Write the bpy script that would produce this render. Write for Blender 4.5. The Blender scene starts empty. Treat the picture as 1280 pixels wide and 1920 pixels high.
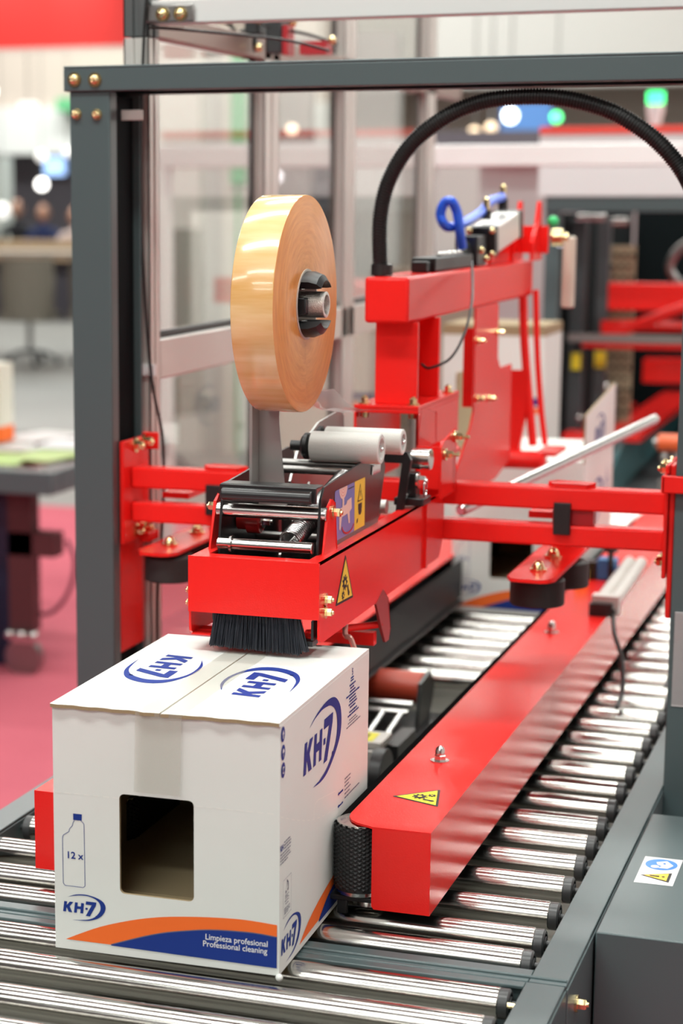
import bpy, math, random
from mathutils import Vector, Matrix
from mathutils.geometry import tessellate_polygon
random.seed(7)
C = bpy.context.scene.collection
scn = bpy.context.scene
PI = math.pi

# ------------------------------------------------------------------ camera
cam = bpy.data.cameras.new('camera'); cam_ob = bpy.data.objects.new('camera', cam); C.objects.link(cam_ob)
cam_ob.location = (0, 0, 1.6)
cam_ob.rotation_euler = (PI/2 - math.radians(10.2155), 0, math.radians(19.8792))
cam.sensor_fit = 'HORIZONTAL'; cam.sensor_width = 24.0
cam.lens = 3745.355 * 24 / 1280
cam.shift_x = 242.51 / 1280; cam.shift_y = 90.56 / 1280
cam.dof.use_dof = True; cam.dof.focus_distance = 2.42; cam.dof.aperture_fstop = 4.0
cam.clip_end = 200
scn.camera = cam_ob
# ------------------------------------------------------------------ ambient light of the hall, exposure
scn.view_settings.view_transform = 'Standard'; scn.view_settings.look = 'None'
scn.view_settings.gamma = 1; scn.view_settings.use_curve_mapping = False
scn.view_settings.exposure = 0.10
w = bpy.data.worlds.new('hall_ambient'); scn.world = w; w.use_nodes = True
w.node_tree.nodes['Background'].inputs[0].default_value = (0.86, 0.84, 0.80, 1)
w.node_tree.nodes['Background'].inputs[1].default_value = 0.4

# ------------------------------------------------------------------ materials
MATS = {}
def mat(name, col, rough=.5, metal=0, bump=None, emit=0, coat=0, var=None, trans=0, aniso=None, spec=None):
    if name in MATS: return MATS[name]
    m = bpy.data.materials.new(name); m.use_nodes = True; nt = m.node_tree; b = nt.nodes['Principled BSDF']
    b.inputs['Base Color'].default_value = (*col, 1); b.inputs['Roughness'].default_value = rough
    b.inputs['Metallic'].default_value = metal
    if spec is not None: b.inputs['Specular IOR Level'].default_value = spec
    if coat: b.inputs['Coat Weight'].default_value = coat; b.inputs['Coat Roughness'].default_value = .08
    if trans: b.inputs['Transmission Weight'].default_value = trans
    if emit: b.inputs['Emission Color'].default_value = (*col, 1); b.inputs['Emission Strength'].default_value = emit
    tc = nt.nodes.new('ShaderNodeTexCoord')
    if bump:
        sc, st, dist = bump[:3]
        mp = nt.nodes.new('ShaderNodeMapping'); nt.links.new(tc.outputs['Object'], mp.inputs[0])
        mp.inputs['Scale'].default_value = bump[3] if len(bump) > 3 else (1, 1, 1)
        n = nt.nodes.new('ShaderNodeTexNoise'); n.inputs['Scale'].default_value = sc; n.inputs['Detail'].default_value = 3
        nt.links.new(mp.outputs[0], n.inputs['Vector'])
        bp = nt.nodes.new('ShaderNodeBump'); bp.inputs['Strength'].default_value = st; bp.inputs['Distance'].default_value = dist
        nt.links.new(n.outputs['Fac'], bp.inputs['Height']); nt.links.new(bp.outputs[0], b.inputs['Normal'])
    if var:
        sc, c2, scale = var
        mp = nt.nodes.new('ShaderNodeMapping'); nt.links.new(tc.outputs['Object'], mp.inputs[0]); mp.inputs['Scale'].default_value = scale
        n = nt.nodes.new('ShaderNodeTexNoise'); n.inputs['Scale'].default_value = sc; n.inputs['Detail'].default_value = 4
        nt.links.new(mp.outputs[0], n.inputs['Vector'])
        r = nt.nodes.new('ShaderNodeValToRGB'); r.color_ramp.elements[0].position = .35; r.color_ramp.elements[1].position = .65
        r.color_ramp.elements[0].color = (*col, 1); r.color_ramp.elements[1].color = (*c2, 1)
        nt.links.new(n.outputs['Fac'], r.inputs[0]); nt.links.new(r.outputs[0], b.inputs['Base Color'])
    if aniso:
        lo, hi, sc, scale = aniso
        mp = nt.nodes.new('ShaderNodeMapping'); nt.links.new(tc.outputs['Object'], mp.inputs[0]); mp.inputs['Scale'].default_value = scale
        n = nt.nodes.new('ShaderNodeTexNoise'); n.inputs['Scale'].default_value = sc; n.inputs['Detail'].default_value = 4
        nt.links.new(mp.outputs[0], n.inputs['Vector'])
        r = nt.nodes.new('ShaderNodeMapRange'); r.inputs[1].default_value = .3; r.inputs[2].default_value = .7
        r.inputs[3].default_value = lo; r.inputs[4].default_value = hi
        nt.links.new(n.outputs['Fac'], r.inputs[0]); nt.links.new(r.outputs[0], b.inputs['Roughness'])
    MATS[name] = m
    return m

RED = mat('red_powder_coat', (.88, .022, .018), .17, bump=(480, .35, .0006), spec=.2)
GREY = mat('grey_powder_coat', (.076, .110, .114), .33, bump=(800, .2, .0005))
DGREY = mat('dark_grey_paint', (.035, .042, .045), .45)
BLACK = mat('black_plastic', (.012, .012, .013), .38)
BLKMET = mat('black_steel', (.02, .02, .021), .28, bump=(60, .05, .0005))
RUBBER = mat('black_rubber', (.02, .019, .018), .6)
BELT = mat('black_belt', (.018, .018, .019), .5)
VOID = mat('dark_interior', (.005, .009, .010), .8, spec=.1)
CHROME = mat('chromed_steel', (.53, .515, .485), .1, 1, aniso=(.10, .24, 14, (1, 60, 60)), bump=(40, .05, .0004, (.3, 25, 25)))
STEEL = mat('bright_steel', (.62, .61, .59), .22, 1)
DSTEEL = mat('dull_steel', (.30, .29, .28), .35, 1)
CAPM = mat('dark_cap', (.045, .047, .048), .35)
BRASS = mat('yellow_zinc', (.80, .66, .36), .2, 1)
ALU = mat('anodised_aluminium', (.66, .63, .59), .35, .35)
WHITEAL = mat('white_coated_profile', (.72, .73, .71), .4)
PAPER = mat('white_carton_paper', (.78, .80, .765), .72, bump=(260, .1, .0004), var=(6, (.75, .77, .735), (1, 1, 1)))
KRAFT = mat('kraft_board', (.34, .25, .14), .8)
INNER = mat('kraft_inside', (.42, .33, .19), .85)
INKB = mat('blue_ink', (.013, .040, .25), .6, spec=.2)
INKO = mat('orange_ink', (.95, .17, .03), .6, spec=.2)
INKW = mat('white_ink', (.85, .85, .85), .6)
INKG = mat('grey_ink', (.13, .13, .2), .7)
CREASE = mat('perforation_cut', (.86, .85, .80), .8)
YEL = mat('yellow_vinyl', (.90, .62, .05), .45)
YEL2 = mat('bright_yellow_vinyl', (.85, .78, .03), .45)
INKK = mat('black_ink', (.012, .011, .01), .5)
LBLUE = mat('blue_vinyl', (.045, .23, .62), .4)
LVIO = mat('violet_blue_vinyl', (.12, .20, .50), .4, var=(9, (.28, .22, .50), (1, 1, 1)))
PEACH = mat('peach_ink', (.85, .58, .50), .5)
WVINYL = mat('white_vinyl', (.82, .82, .82), .4)
NYLON = mat('white_knurled_plastic', (.70, .70, .66), .45, bump=(900, .5, .0008))
KNURL = mat('knurled_steel', (.78, .76, .72), .35, 1, bump=(800, .9, .001))
MAROON = mat('dark_red_roller', (.42, .015, .015), .25)
REDROL = mat('red_urethane', (.52, .065, .03), .32)
BLUEP = mat('blue_plastic', (.02, .12, .80), .3)
GREENP = mat('green_plastic', (.03, .55, .16), .4)
TEAL = mat('teal_paint', (.02, .10, .11), .4)
BRUSHM = mat('brush_bristle', (.036, .039, .050), .38)
CABLE = mat('black_cable', (.012, .012, .012), .4)
HOSEM = mat('black_corrugated_hose', (.014, .014, .014), .42)
ORANGE = mat('orange_urethane', (.80, .13, .03), .4)
GOLD = mat('perforated_beige', (.36, .31, .20), .5)

def glass_mat(name, tint, fac=.12, rough=.02):
    m = bpy.data.materials.new(name); m.use_nodes = True; nt = m.node_tree; nt.nodes.clear()
    o = nt.nodes.new('ShaderNodeOutputMaterial'); t = nt.nodes.new('ShaderNodeBsdfTransparent'); g = nt.nodes.new('ShaderNodeBsdfGlossy')
    t.inputs[0].default_value = (*tint, 1); g.inputs['Roughness'].default_value = rough; g.inputs[0].default_value = (1, 1, 1, 1)
    lw = nt.nodes.new('ShaderNodeLayerWeight'); lw.inputs[0].default_value = .5
    pw = nt.nodes.new('ShaderNodeMath'); pw.operation = 'POWER'; pw.inputs[1].default_value = 4; nt.links.new(lw.outputs['Facing'], pw.inputs[0])
    ma = nt.nodes.new('ShaderNodeMath'); ma.operation = 'MULTIPLY_ADD'; ma.inputs[1].default_value = .7; ma.inputs[2].default_value = .05; nt.links.new(pw.outputs[0], ma.inputs[0])
    mx = nt.nodes.new('ShaderNodeMixShader'); nt.links.new(ma.outputs[0], mx.inputs[0]); nt.links.new(t.outputs[0], mx.inputs[1]); nt.links.new(g.outputs[0], mx.inputs[2])
    nt.links.new(mx.outputs[0], o.inputs[0]); return m
GLASS = glass_mat('clear_polycarbonate', (.93, .92, .90))
def film_mat(name, col, a, rough=.15):
    m = bpy.data.materials.new(name); m.use_nodes = True; b = m.node_tree.nodes['Principled BSDF']
    b.inputs['Base Color'].default_value = (*col, 1); b.inputs['Alpha'].default_value = a; b.inputs['Roughness'].default_value = rough
    return m
FILM = film_mat('clear_tape_film', (.90, .90, .88), .68)
TAPE = film_mat('clear_tape_on_card', (.52, .52, .44), .36, .2)

# the wound tape: amber layers, fine rings on the side, cross streaks on the tread
def tape_material():
    m = bpy.data.materials.new('amber_wound_tape'); m.use_nodes = True; nt = m.node_tree; b = nt.nodes['Principled BSDF']
    tc = nt.nodes.new('ShaderNodeTexCoord'); sep = nt.nodes.new('ShaderNodeSeparateXYZ'); nt.links.new(tc.outputs['Object'], sep.inputs[0])
    # radius and angle about the X axis
    vl = nt.nodes.new('ShaderNodeCombineXYZ'); nt.links.new(sep.outputs[1], vl.inputs[1]); nt.links.new(sep.outputs[2], vl.inputs[2])
    ln = nt.nodes.new('ShaderNodeVectorMath'); ln.operation = 'LENGTH'; nt.links.new(vl.outputs[0], ln.inputs[0])
    at = nt.nodes.new('ShaderNodeMath'); at.operation = 'ARCTAN2'; nt.links.new(sep.outputs[1], at.inputs[0]); nt.links.new(sep.outputs[2], at.inputs[1])
    cv = nt.nodes.new('ShaderNodeCombineXYZ')
    def mul(s, k):
        q = nt.nodes.new('ShaderNodeMath'); q.operation = 'MULTIPLY'; q.inputs[1].default_value = k; nt.links.new(s, q.inputs[0]); return q.outputs[0]
    nt.links.new(mul(ln.outputs['Value'], 220), cv.inputs[0]); nt.links.new(mul(at.outputs[0], 3.0), cv.inputs[1]); nt.links.new(mul(sep.outputs[0], 22), cv.inputs[2])
    n = nt.nodes.new('ShaderNodeTexNoise'); n.inputs['Scale'].default_value = 1.0; n.inputs['Detail'].default_value = 3; nt.links.new(cv.outputs[0], n.inputs['Vector'])
    bp = nt.nodes.new('ShaderNodeBump'); bp.inputs['Strength'].default_value = .35; bp.inputs['Distance'].default_value = .0006
    nt.links.new(n.outputs['Fac'], bp.inputs['Height']); nt.links.new(bp.outputs[0], b.inputs['Normal'])
    r = nt.nodes.new('ShaderNodeValToRGB'); r.color_ramp.elements[0].position = .3; r.color_ramp.elements[1].position = .7
    r.color_ramp.elements[0].color = (.64, .25, .06, 1); r.color_ramp.elements[1].color = (.77, .34, .09, 1)
    nt.links.new(n.outputs['Fac'], r.inputs[0]); nt.links.new(r.outputs[0], b.inputs['Base Color'])
    tg = nt.nodes.new('ShaderNodeTangent'); tg.direction_type = 'RADIAL'; tg.axis = 'X'; nt.links.new(tg.outputs[0], b.inputs['Tangent']); b.inputs['Anisotropic'].default_value = .85
    b.inputs['Roughness'].default_value = .34; b.inputs['Specular IOR Level'].default_value = .7; b.inputs['Coat Weight'].default_value = .15; b.inputs['Coat Roughness'].default_value = .12
    return m
TAPEROLL = tape_material()
def tread_material():
    m = bpy.data.materials.new('glossy_tape_tread'); m.use_nodes = True; nt = m.node_tree; b = nt.nodes['Principled BSDF']
    tc = nt.nodes.new('ShaderNodeTexCoord'); mp = nt.nodes.new('ShaderNodeMapping'); nt.links.new(tc.outputs['Object'], mp.inputs[0])
    mp.inputs['Scale'].default_value = (7, 40, 60)
    n = nt.nodes.new('ShaderNodeTexNoise'); n.inputs['Scale'].default_value = 1.0; n.inputs['Detail'].default_value = 4; nt.links.new(mp.outputs[0], n.inputs['Vector'])
    r = nt.nodes.new('ShaderNodeValToRGB'); r.color_ramp.elements[0].position = .3; r.color_ramp.elements[1].position = .7
    r.color_ramp.elements[0].color = (.70, .40, .13, 1); r.color_ramp.elements[1].color = (.86, .64, .34, 1)
    nt.links.new(n.outputs['Fac'], r.inputs[0]); nt.links.new(r.outputs[0], b.inputs['Base Color'])
    mp2 = nt.nodes.new('ShaderNodeMapping'); nt.links.new(tc.outputs['Object'], mp2.inputs[0]); mp2.inputs['Scale'].default_value = (900, 15, 15)
    n2 = nt.nodes.new('ShaderNodeTexNoise'); n2.inputs['Scale'].default_value = 1.0; nt.links.new(mp2.outputs[0], n2.inputs['Vector'])
    bp = nt.nodes.new('ShaderNodeBump'); bp.inputs['Strength'].default_value = .12; bp.inputs['Distance'].default_value = .0004
    nt.links.new(n2.outputs['Fac'], bp.inputs['Height']); nt.links.new(bp.outputs[0], b.inputs['Normal'])
    b.inputs['Roughness'].default_value = .2; b.inputs['Coat Weight'].default_value = .5; b.inputs['Coat Roughness'].default_value = .07
    return m
TREAD = tread_material()

# ------------------------------------------------------------------ mesh building
WO = {}
def V(*a): return Vector(a)
class MB:
    def __init__(s): s.v, s.f, s.m = [], [], []
    def add(s, vs, fs, m=0):
        o = len(s.v); s.v += [Vector(p) for p in vs]
        for f in fs: s.f.append([i + o for i in f]); s.m.append(m)
        return s
    def box(s, x0, x1, y0, y1, z0, z1, m=0, M=None):
        vs = [Vector((x, y, z)) for x in (x0, x1) for y in (y0, y1) for z in (z0, z1)]
        if M: vs = [M @ p for p in vs]
        return s.add(vs, [(0, 1, 3, 2), (4, 6, 7, 5), (0, 4, 5, 1), (2, 3, 7, 6), (0, 2, 6, 4), (1, 5, 7, 3)], m)
    def lathe(s, p, d, prof, n=24, m=0, close=False):
        p = Vector(p); d = Vector(d).normalized(); a = d.orthogonal().normalized(); b = d.cross(a)
        vs = []; fs = []
        for t, r in prof:
            for k in range(n):
                g = 2*PI*k/n; vs.append(p + d*t + (a*math.cos(g) + b*math.sin(g))*r)
        N = len(prof)
        for i in range(N - (0 if close else 1)):
            j = (i+1) % N
            for k in range(n):
                l = (k+1) % n; fs.append((i*n+k, i*n+l, j*n+l, j*n+k))
        if not close:
            if prof[0][1] > 1e-6: fs.append(tuple(range(n-1, -1, -1)))
            if prof[-1][1] > 1e-6: fs.append(tuple((N-1)*n + k for k in range(n)))
        return s.add(vs, fs, m)
    def cyl(s, p0, p1, r, n=24, m=0, r1=None):
        p0, p1 = Vector(p0), Vector(p1); L = (p1-p0).length; r1 = r if r1 is None else r1
        return s.lathe(p0, p1-p0, [(0, r), (L, r1)], n, m)
    def rcyl(s, p0, p1, r, e=.001, n=24, m=0):
        p0, p1 = Vector(p0), Vector(p1); L = (p1-p0).length
        return s.lathe(p0, p1-p0, [(0, r-e), (e, r), (L-e, r), (L, r-e)], n, m)
    def sphere(s, p, r, m=0, n=14, sz=1.0):
        prof = [(-r*sz*math.cos(PI*i/8), max(1e-7, r*math.sin(PI*i/8))) for i in range(9)]
        return s.lathe(p, (0, 0, 1), prof, n, m)
    def tube(s, pts, r, n=10, m=0, rf=None):
        pts = [Vector(p) for p in pts]; vs = []; fs = []; up = None
        for i, p in enumerate(pts):
            t = (pts[min(i+1, len(pts)-1)] - pts[max(i-1, 0)]).normalized()
            if up is None: up = t.orthogonal().normalized()
            up = (up - t*up.dot(t)).normalized(); b = t.cross(up)
            rr = rf(i) if rf else r
            for k in range(n):
                g = 2*PI*k/n; vs.append(p + (up*math.cos(g) + b*math.sin(g))*rr)
        for i in range(len(pts)-1):
            for k in range(n):
                l = (k+1) % n; fs.append((i*n+k, i*n+l, (i+1)*n+l, (i+1)*n+k))
        fs.append(tuple(range(n-1, -1, -1))); fs.append(tuple((len(pts)-1)*n+k for k in range(n)))
        return s.add(vs, fs, m)
    def prism(s, poly, O, U, W, t, m=0, holes=(), em=None, hm=None):
        """outline in (U,W) axes at O, thickness t towards U x W (negative: the other way)"""
        O, U, W = Vector(O), Vector(U).normalized(), Vector(W).normalized(); N = U.cross(W).normalized()*t
        loops = [list(poly)] + [list(h) for h in holes]; flat = [p for l in loops for p in l]
        tri = tessellate_polygon([[Vector((p[0], p[1], 0)) for p in l] for l in loops])
        P = [O + U*p[0] + W*p[1] for p in flat]; n = len(P)
        s.add(P + [p + N for p in P], [t_ for t_ in tri] + [(c+n, b+n, a+n) for a, b, c in tri], m)
        k = 0
        for li, l in enumerate(loops):
            L = len(l); fs = []
            base = len(s.v) - 2*n
            for i in range(L):
                j = (i+1) % L; s.f.append([base+k+i, base+k+j, base+n+k+j, base+n+k+i]); s.m.append((em if em is not None else m) if li == 0 else (hm if hm is not None else (em if em is not None else m)))
            k += L
        return s
    def sheet(s, poly, O, U, W, m=0):
        O, U, W = Vector(O), Vector(U).normalized(), Vector(W).normalized()
        tri = tessellate_polygon([[Vector((p[0], p[1], 0)) for p in poly]])
        N = U.cross(W); P = [O + U*p[0] + W*p[1] for p in poly]; fs = []
        for a, b, c in tri:
            if (P[b]-P[a]).cross(P[c]-P[a]).dot(N) < 0: a, c = c, a
            fs.append((a, b, c))
        return s.add(P, fs, m)
    def text(s, txt, O, U, W, size, m=0, width=None, bold=0.0, shear=0.0, align='LEFT', t=0.0):
        cu = bpy.data.curves.new('t', 'FONT'); cu.body = txt; cu.size = size; cu.offset = bold*size; cu.shear = shear; cu.align_x = align
        cu.resolution_u = 3
        ob = bpy.data.objects.new('t', cu); C.objects.link(ob); dg = bpy.context.evaluated_depsgraph_get()
        me = bpy.data.meshes.new_from_object(ob.evaluated_get(dg))
        O, U, W = Vector(O), Vector(U).normalized(), Vector(W).normalized()
        xs = [v.co.x for v in me.vertices] or [0, 1]; k = 1
        if width: k = width/max(1e-6, (max(xs)-min(xs)))
        s.add([O + U*v.co.x*k + W*v.co.y for v in me.vertices], [tuple(p.vertices) for p in me.polygons], m)
        bpy.data.objects.remove(ob); bpy.data.meshes.remove(me)
        return s
    def build(s, name, mats, parent=None, org=None, bevel=0, seg=2, smooth=True, ang=32):
        if not isinstance(mats, (list, tuple)): mats = [mats]
        pw = WO.get(parent.name, Vector((0, 0, 0))) if parent else Vector((0, 0, 0))
        if org is None:
            if parent: org = pw
            else:
                xs = [p.x for p in s.v]; ys = [p.y for p in s.v]; zs = [p.z for p in s.v]
                org = Vector(((min(xs)+max(xs))/2, (min(ys)+max(ys))/2, min(zs)))
        org = Vector(org)
        me = bpy.data.meshes.new(name); me.from_pydata([p-org for p in s.v], [], s.f); 
        for m in mats: me.materials.append(m)
        me.polygons.foreach_set('material_index', s.m)
        if smooth:
            me.polygons.foreach_set('use_smooth', [True]*len(s.f)); me.set_sharp_from_angle(angle=math.radians(ang))
        me.validate(); me.update()
        o = bpy.data.objects.new(name, me); C.objects.link(o); o.location = org - pw
        if parent: o.parent = parent
        WO[o.name] = org
        if bevel:
            b = o.modifiers.new('bevel', 'BEVEL'); b.width = bevel; b.segments = seg; b.limit_method = 'ANGLE'; b.angle_limit = math.radians(40); b.harden_normals = False
        return o
def thing(name, label, cat, loc, rotz=0, group=None):
    o = bpy.data.objects.new(name, None); C.objects.link(o); o.empty_display_size = .05
    o.location = loc; o.rotation_euler = (0, 0, rotz); WO[o.name] = Vector(loc)
    o['label'] = label; o['category'] = cat
    if group: o['group'] = group
    return o
def tag(o, label, cat, group=None, kind=None):
    if label: o['label'] = label
    if cat: o['category'] = cat
    if group: o['group'] = group
    if kind: o['kind'] = kind
    return o
KIDS = {}
def dup(o, parent=None, off=(0, 0, 0)):
    c = o.copy(); C.objects.link(c); c.location = o.location + Vector(off); c.parent = parent
    WO[c.name] = WO[o.name] + Vector(off)
    for ch in list(o.children): dup_child(ch, c, Vector(off))
    return c
def dup_child(ch, par, off):
    c = ch.copy(); C.objects.link(c); c.parent = par; WO[c.name] = WO[ch.name] + off
    for g in list(ch.children): dup_child(g, c, off)
def smooth_path(pts, n=8):
    pts = [Vector(p) for p in pts]; out = []
    P = [pts[0]*2-pts[1]] + pts + [pts[-1]*2-pts[-2]]
    for i in range(1, len(P)-2):
        for k in range(n):
            t = k/n; a, b, c, d = P[i-1], P[i], P[i+1], P[i+2]
            out.append(.5*((2*b) + (c-a)*t + (2*a-5*b+4*c-d)*t*t + (3*b-a-3*c+d)*t**3))
    out.append(pts[-1]); return out
def sm2(pts, n=4):
    return [(p.x, p.y) for p in smooth_path([(a, b, 0) for a, b in pts], n)]
def rrect(x0, x1, y0, y1, r, n=4):
    o = []
    for cx, cy, a in ((x1-r, y0+r, -90), (x1-r, y1-r, 0), (x0+r, y1-r, 90), (x0+r, y0+r, 180)):
        for k in range(n+1):
            g = math.radians(a + 90*k/n); o.append((cx + r*math.cos(g), cy + r*math.sin(g)))
    return o
def hexbolt(mb, p, d, r, h, m=0, washer=True, dome=False):
    p, d = Vector(p), Vector(d).normalized(); q = p
    if washer: mb.lathe(p, d, [(0, r*1.55), (h*.25, r*1.55)], 20, m); q = p + d*h*.25
    if dome: mb.lathe(q, d, [(0, r*1.12), (h*.35, r*1.05), (h*.75, r*.7), (h*.95, r*.25), (h*1.0, .0001)], 18, m)
    else:
        mb.lathe(q, d, [(0, r), (h*.7, r), (h*.8, r*.88)], 6, m)
        mb.lathe(q + d*h*.8, d, [(0, r*.5), (h*.22, r*.45)], 12, m)
    return mb
X, Y, Z = Vector((1, 0, 0)), Vector((0, 1, 0)), Vector((0, 0, 1))
def gear(c, r, n=8, ri=.72, hole=.3):
    o = []
    for i in range(n):
        for a, q in ((-.3, ri), (-.18, 1), (.18, 1), (.3, ri)):
            g = 2*PI*(i+a)/n; o.append((c[0]+r*q*math.cos(g), c[1]+r*q*math.sin(g)))
    return o, [(c[0]+r*hole*math.cos(-2*PI*k/10), c[1]+r*hole*math.sin(-2*PI*k/10)) for k in range(10)]
XC = -.778

# ================================================================== HALL
mb = MB(); mb.box(-30, 14, -13, 36, -.1, 0)
tag(mb.build('floor', mat('grey_hall_floor', (.235, .225, .21), .55, var=(.8, (.205, .197, .185), (1, 1, 1)))), None, None, kind='structure')
mb = MB(); mb.box(-9, 3, -4, 9.55, 0, .008)
tag(mb.build('floor_carpet', mat('pink_red_carpet', (.46, .085, .12), .95, bump=(300, .5, .002), var=(1.2, (.52, .105, .14), (1, 1, 1)))), None, None, kind='structure')
mb = MB(); mb.box(-30, 14, 35.6, 36, 0, 9)
tag(mb.build('wall_back', mat('beige_wall', (.56, .47, .42), .9)), None, None, kind='structure')
mb = MB(); mb.box(-30, -29.6, -13, 36, 0, 9)
tag(mb.build('wall_left', mat('warm_grey_wall', (.50, .47, .44), .9)), None, None, kind='structure')
mb = MB(); mb.box(13.6, 14, -13, 36, 0, 9)
tag(mb.build('wall_right', MATS['warm_grey_wall']), None, None, kind='structure')

MB().box(-30, 14, -13, 36, 7.6, 7.8).build('ceiling', mat('dark_hall_ceiling', (.34, .335, .32), .9))['kind'] = 'structure'
MB().box(-30, 14, -13, -12.6, 0, 9).build('wall_front', mat('mid_grey_wall', (.42, .40, .38), .9))['kind'] = 'structure'
# overhead luminaires of the hall: housing, glowing diffuser, its light
def hall_light(x, y, z, lx, ly, watt, label, col=(.95, 1, .955)):
    r = thing('ceiling_light', label, 'lamp', (x, y, z), group='ceiling lights over the stand')
    MB().box(x-lx/2-.04, x+lx/2+.04, y-ly/2-.04, y+ly/2+.04, z+.012, z+.09).build('housing', WHITEAL, r)
    MB().box(x-lx/2, x+lx/2, y-ly/2, y+ly/2, z+.004, z+.012).build('diffuser', mat('lamp_diffuser', (1, .97, .92), .5, emit=3.0), r)
    l = bpy.data.lights.new('lamp_light', 'AREA'); l.shape = 'RECTANGLE'; l.size = lx; l.size_y = ly; l.energy = watt*(.56 if y < 0 else .74); l.color = col
    o = bpy.data.objects.new('lamp_light', l); C.objects.link(o); o.parent = r; o.location = (0, 0, 0)
for x, y, z, lx, ly, wt, pl_ in [(q + (n_,)) for q, n_ in zip([(-1.2, 1.2, 4.2, 3.2, .35, 120), (-1.2, 3.4, 4.4, 3.4, .25, 100), (-1.0, 5.6, 4.6, 3.0, .3, 110), (-1.4, -1.4, 4.2, 3.4, .4, 120), (-1.0, 8.6, 5.0, 3.6, .4, 130), (-1.0, 11.5, 5.0, 3.6, .4, 130), (-1.4, -3.8, 4.2, 3.4, .4, 120), (-1.4, -7.5, 4.6, 5, .5, 200), (-5.0, -2.0, 4.2, 3.4, .4, 110),
                            (-5.5, 3.5, 4.6, 2.6, .6, 90), (-4.2, 9.3, 5.2, 3, .5, 160), (-8.5, 11.5, 5.5, 4, .8, 260), (-4.5, 13, 5.5, 4, .8, 260), (-12, 22, 6.4, 6, 1, 520), (-13, 27.5, 6.6, 7, 1, 700), (-3, 22, 6.4, 6, 1, 420), (2.6, 2.4, 4.4, .5, 3.0, 70)], ['the front carton', 'the red crossbars', 'the second carton', 'the place just behind the viewer', 'the far end of the machine', 'the aisle past the machine', 'the aisle behind the viewer', 'the rear of the hall behind the viewer', 'the left aisle behind the viewer', 'the carpet left of the gantry', 'the pale booth panels, added to brighten them', 'the swivel chairs', 'the booth right of the chairs', 'the meeting table', 'the seated visitors, added to brighten the far stand', 'the brown stand wall', 'the grey housing on the right'])]:  # the lamps over booth panels and visitors are added to brighten them
    hall_light(x, y, z, lx, ly, wt, 'long white luminaire hanging over ' + pl_)

MB().box(1.2, 7.5, 12.0, 12.2, 0, 4.2).build('wall_boom_reflector', mat('bright_reflector', (.85, .84, .80), .8))['kind'] = 'structure'  # unseen wall added to brighten reflections in the boom's red side
hall_light(3.2, 10.6, 4.2, 4, .4, 220, 'long white luminaire added to light the unseen reflector wall at the right')  # extra lamp added to light the unseen reflecting wall
MB().box(3.6, 3.8, -3, 9, 0, 3.6).build('wall_fill_reflector', mat('white_reflector', (.78, .78, .76), .8))['kind'] = 'structure'  # unseen white wall added as fill for red faces and carton side
# red fascia of the neighbouring stand, top left
r = thing('red_fascia', 'blurred red fascia of a far stand at the top left', 'banner', (-9.5, 16, 2.9))
MB().box(-13.5, -6.35, 16, 16.25, 2.87, 5.2).build('panel', mat('red_fascia_paint', (.72, .035, .03), .6), r)
MB().box(-13.5, -6.35, 15.98, 16.0, 2.85, 2.88).build('lower_edge', mat('pale_edge', (.6, .5, .46), .6), r)
for k, sx in enumerate((-7.1, -7.85)):
    s = thing('spotlight', ('right' if k == 0 else 'left')+' of the two spotlights washing the red fascia', 'lamp', (sx, 15.4, 4.4), group='spotlights on the red fascia')
    MB().cyl((sx, 15.3, 4.45), (sx, 15.5, 4.35), .06).build('lamp_head', WHITEAL, s)
    l = bpy.data.lights.new('spot_light', 'SPOT'); l.energy = 130; l.spot_size = 1.0; l.spot_blend = .9; l.shadow_soft_size = .06; l.color = (1, .93, .85)
    o = bpy.data.objects.new('spot_light', l); C.objects.link(o); o.parent = s; o.location = (0, .13, -.07); o.rotation_euler = (math.radians(35), 0, 0)

# ================================================================== ROLLER CONVEYOR OF THE MACHINE
RZ = .7315; RR = .0177
conv = thing('roller_conveyor', 'grey framed roller conveyor with chromed rollers running through the taping machine', 'conveyor', (XC, 2.1, 0))
def rail(name, xi, xo, y0, y1, par):
    a, b = min(xi, xo), max(xi, xo); m = MB(); m.box(a, b, y0, y1, .742, .7465); m.box(xo-.002 if xo > xi else xo-.002, xo+.002, y0, y1, .56, .742)
    m.box(xi-.001, xi+.001, y0, y1, .70, .742)
    return m.build(name, GREY, par, bevel=.0015)
rail('side_rail', -.384, -.342, 2.095, 6.0, conv); rail('side_rail', -1.172, -1.214, 2.095, 6.0, conv)
m = MB(); m.box(-1.1715, -.3845, 2.0952, 2.131, .742, .7462); m.box(-1.2115, -.3445, 2.0925, 2.0949, .58, .7455); m.box(-1.17, -.386, 2.129, 2.132, .70, .7415)
m.tube([(-1.213, 2.1065, .7465), (-.343, 2.1065, .7465)], .0028, 8)
m.build('front_cross_member', GREY, conv, bevel=.0012)
MB().box(-1.21, -.346, 2.135, 6.0, .672, .676).build('under_tray', mat('olive_grey_tray', (.17, .165, .14), .5), conv)
m = MB()
for sx in (-1.19, -.366):
    for sy in (2.2, 4.0, 5.8): m.box(sx-.022, sx+.022, sy-.022, sy+.022, 0.0, .60)
m.build('support_legs', GREY, conv, bevel=.002)
def roller(x0, x1, y, par):
    m = MB(); m.lathe((x0, y, RZ), X, [(0, RR-.001), (.001, RR), (x1-x0-.001, RR), (x1-x0, RR-.001)], 40)
    o = m.build('roller', CHROME, par, org=(x0, y, RZ))
    for xx, s in ((x1, 1), (x0, -1)):
        MB().lathe((xx, y, RZ), X*s, [(0, RR-.0006), (.010, RR-.0006), (.012, RR-.003), (.012, RR-.006), (.0105, RR-.006), (.0105, RR-.009), (.013, RR-.009), (.013, .004), (.019, .004), (.019, .003)], 32).build('end_cap', CAPM, o, org=(xx, y, RZ))
    return o
full = roller(-1.152, -.406, 2.180, conv)
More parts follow.
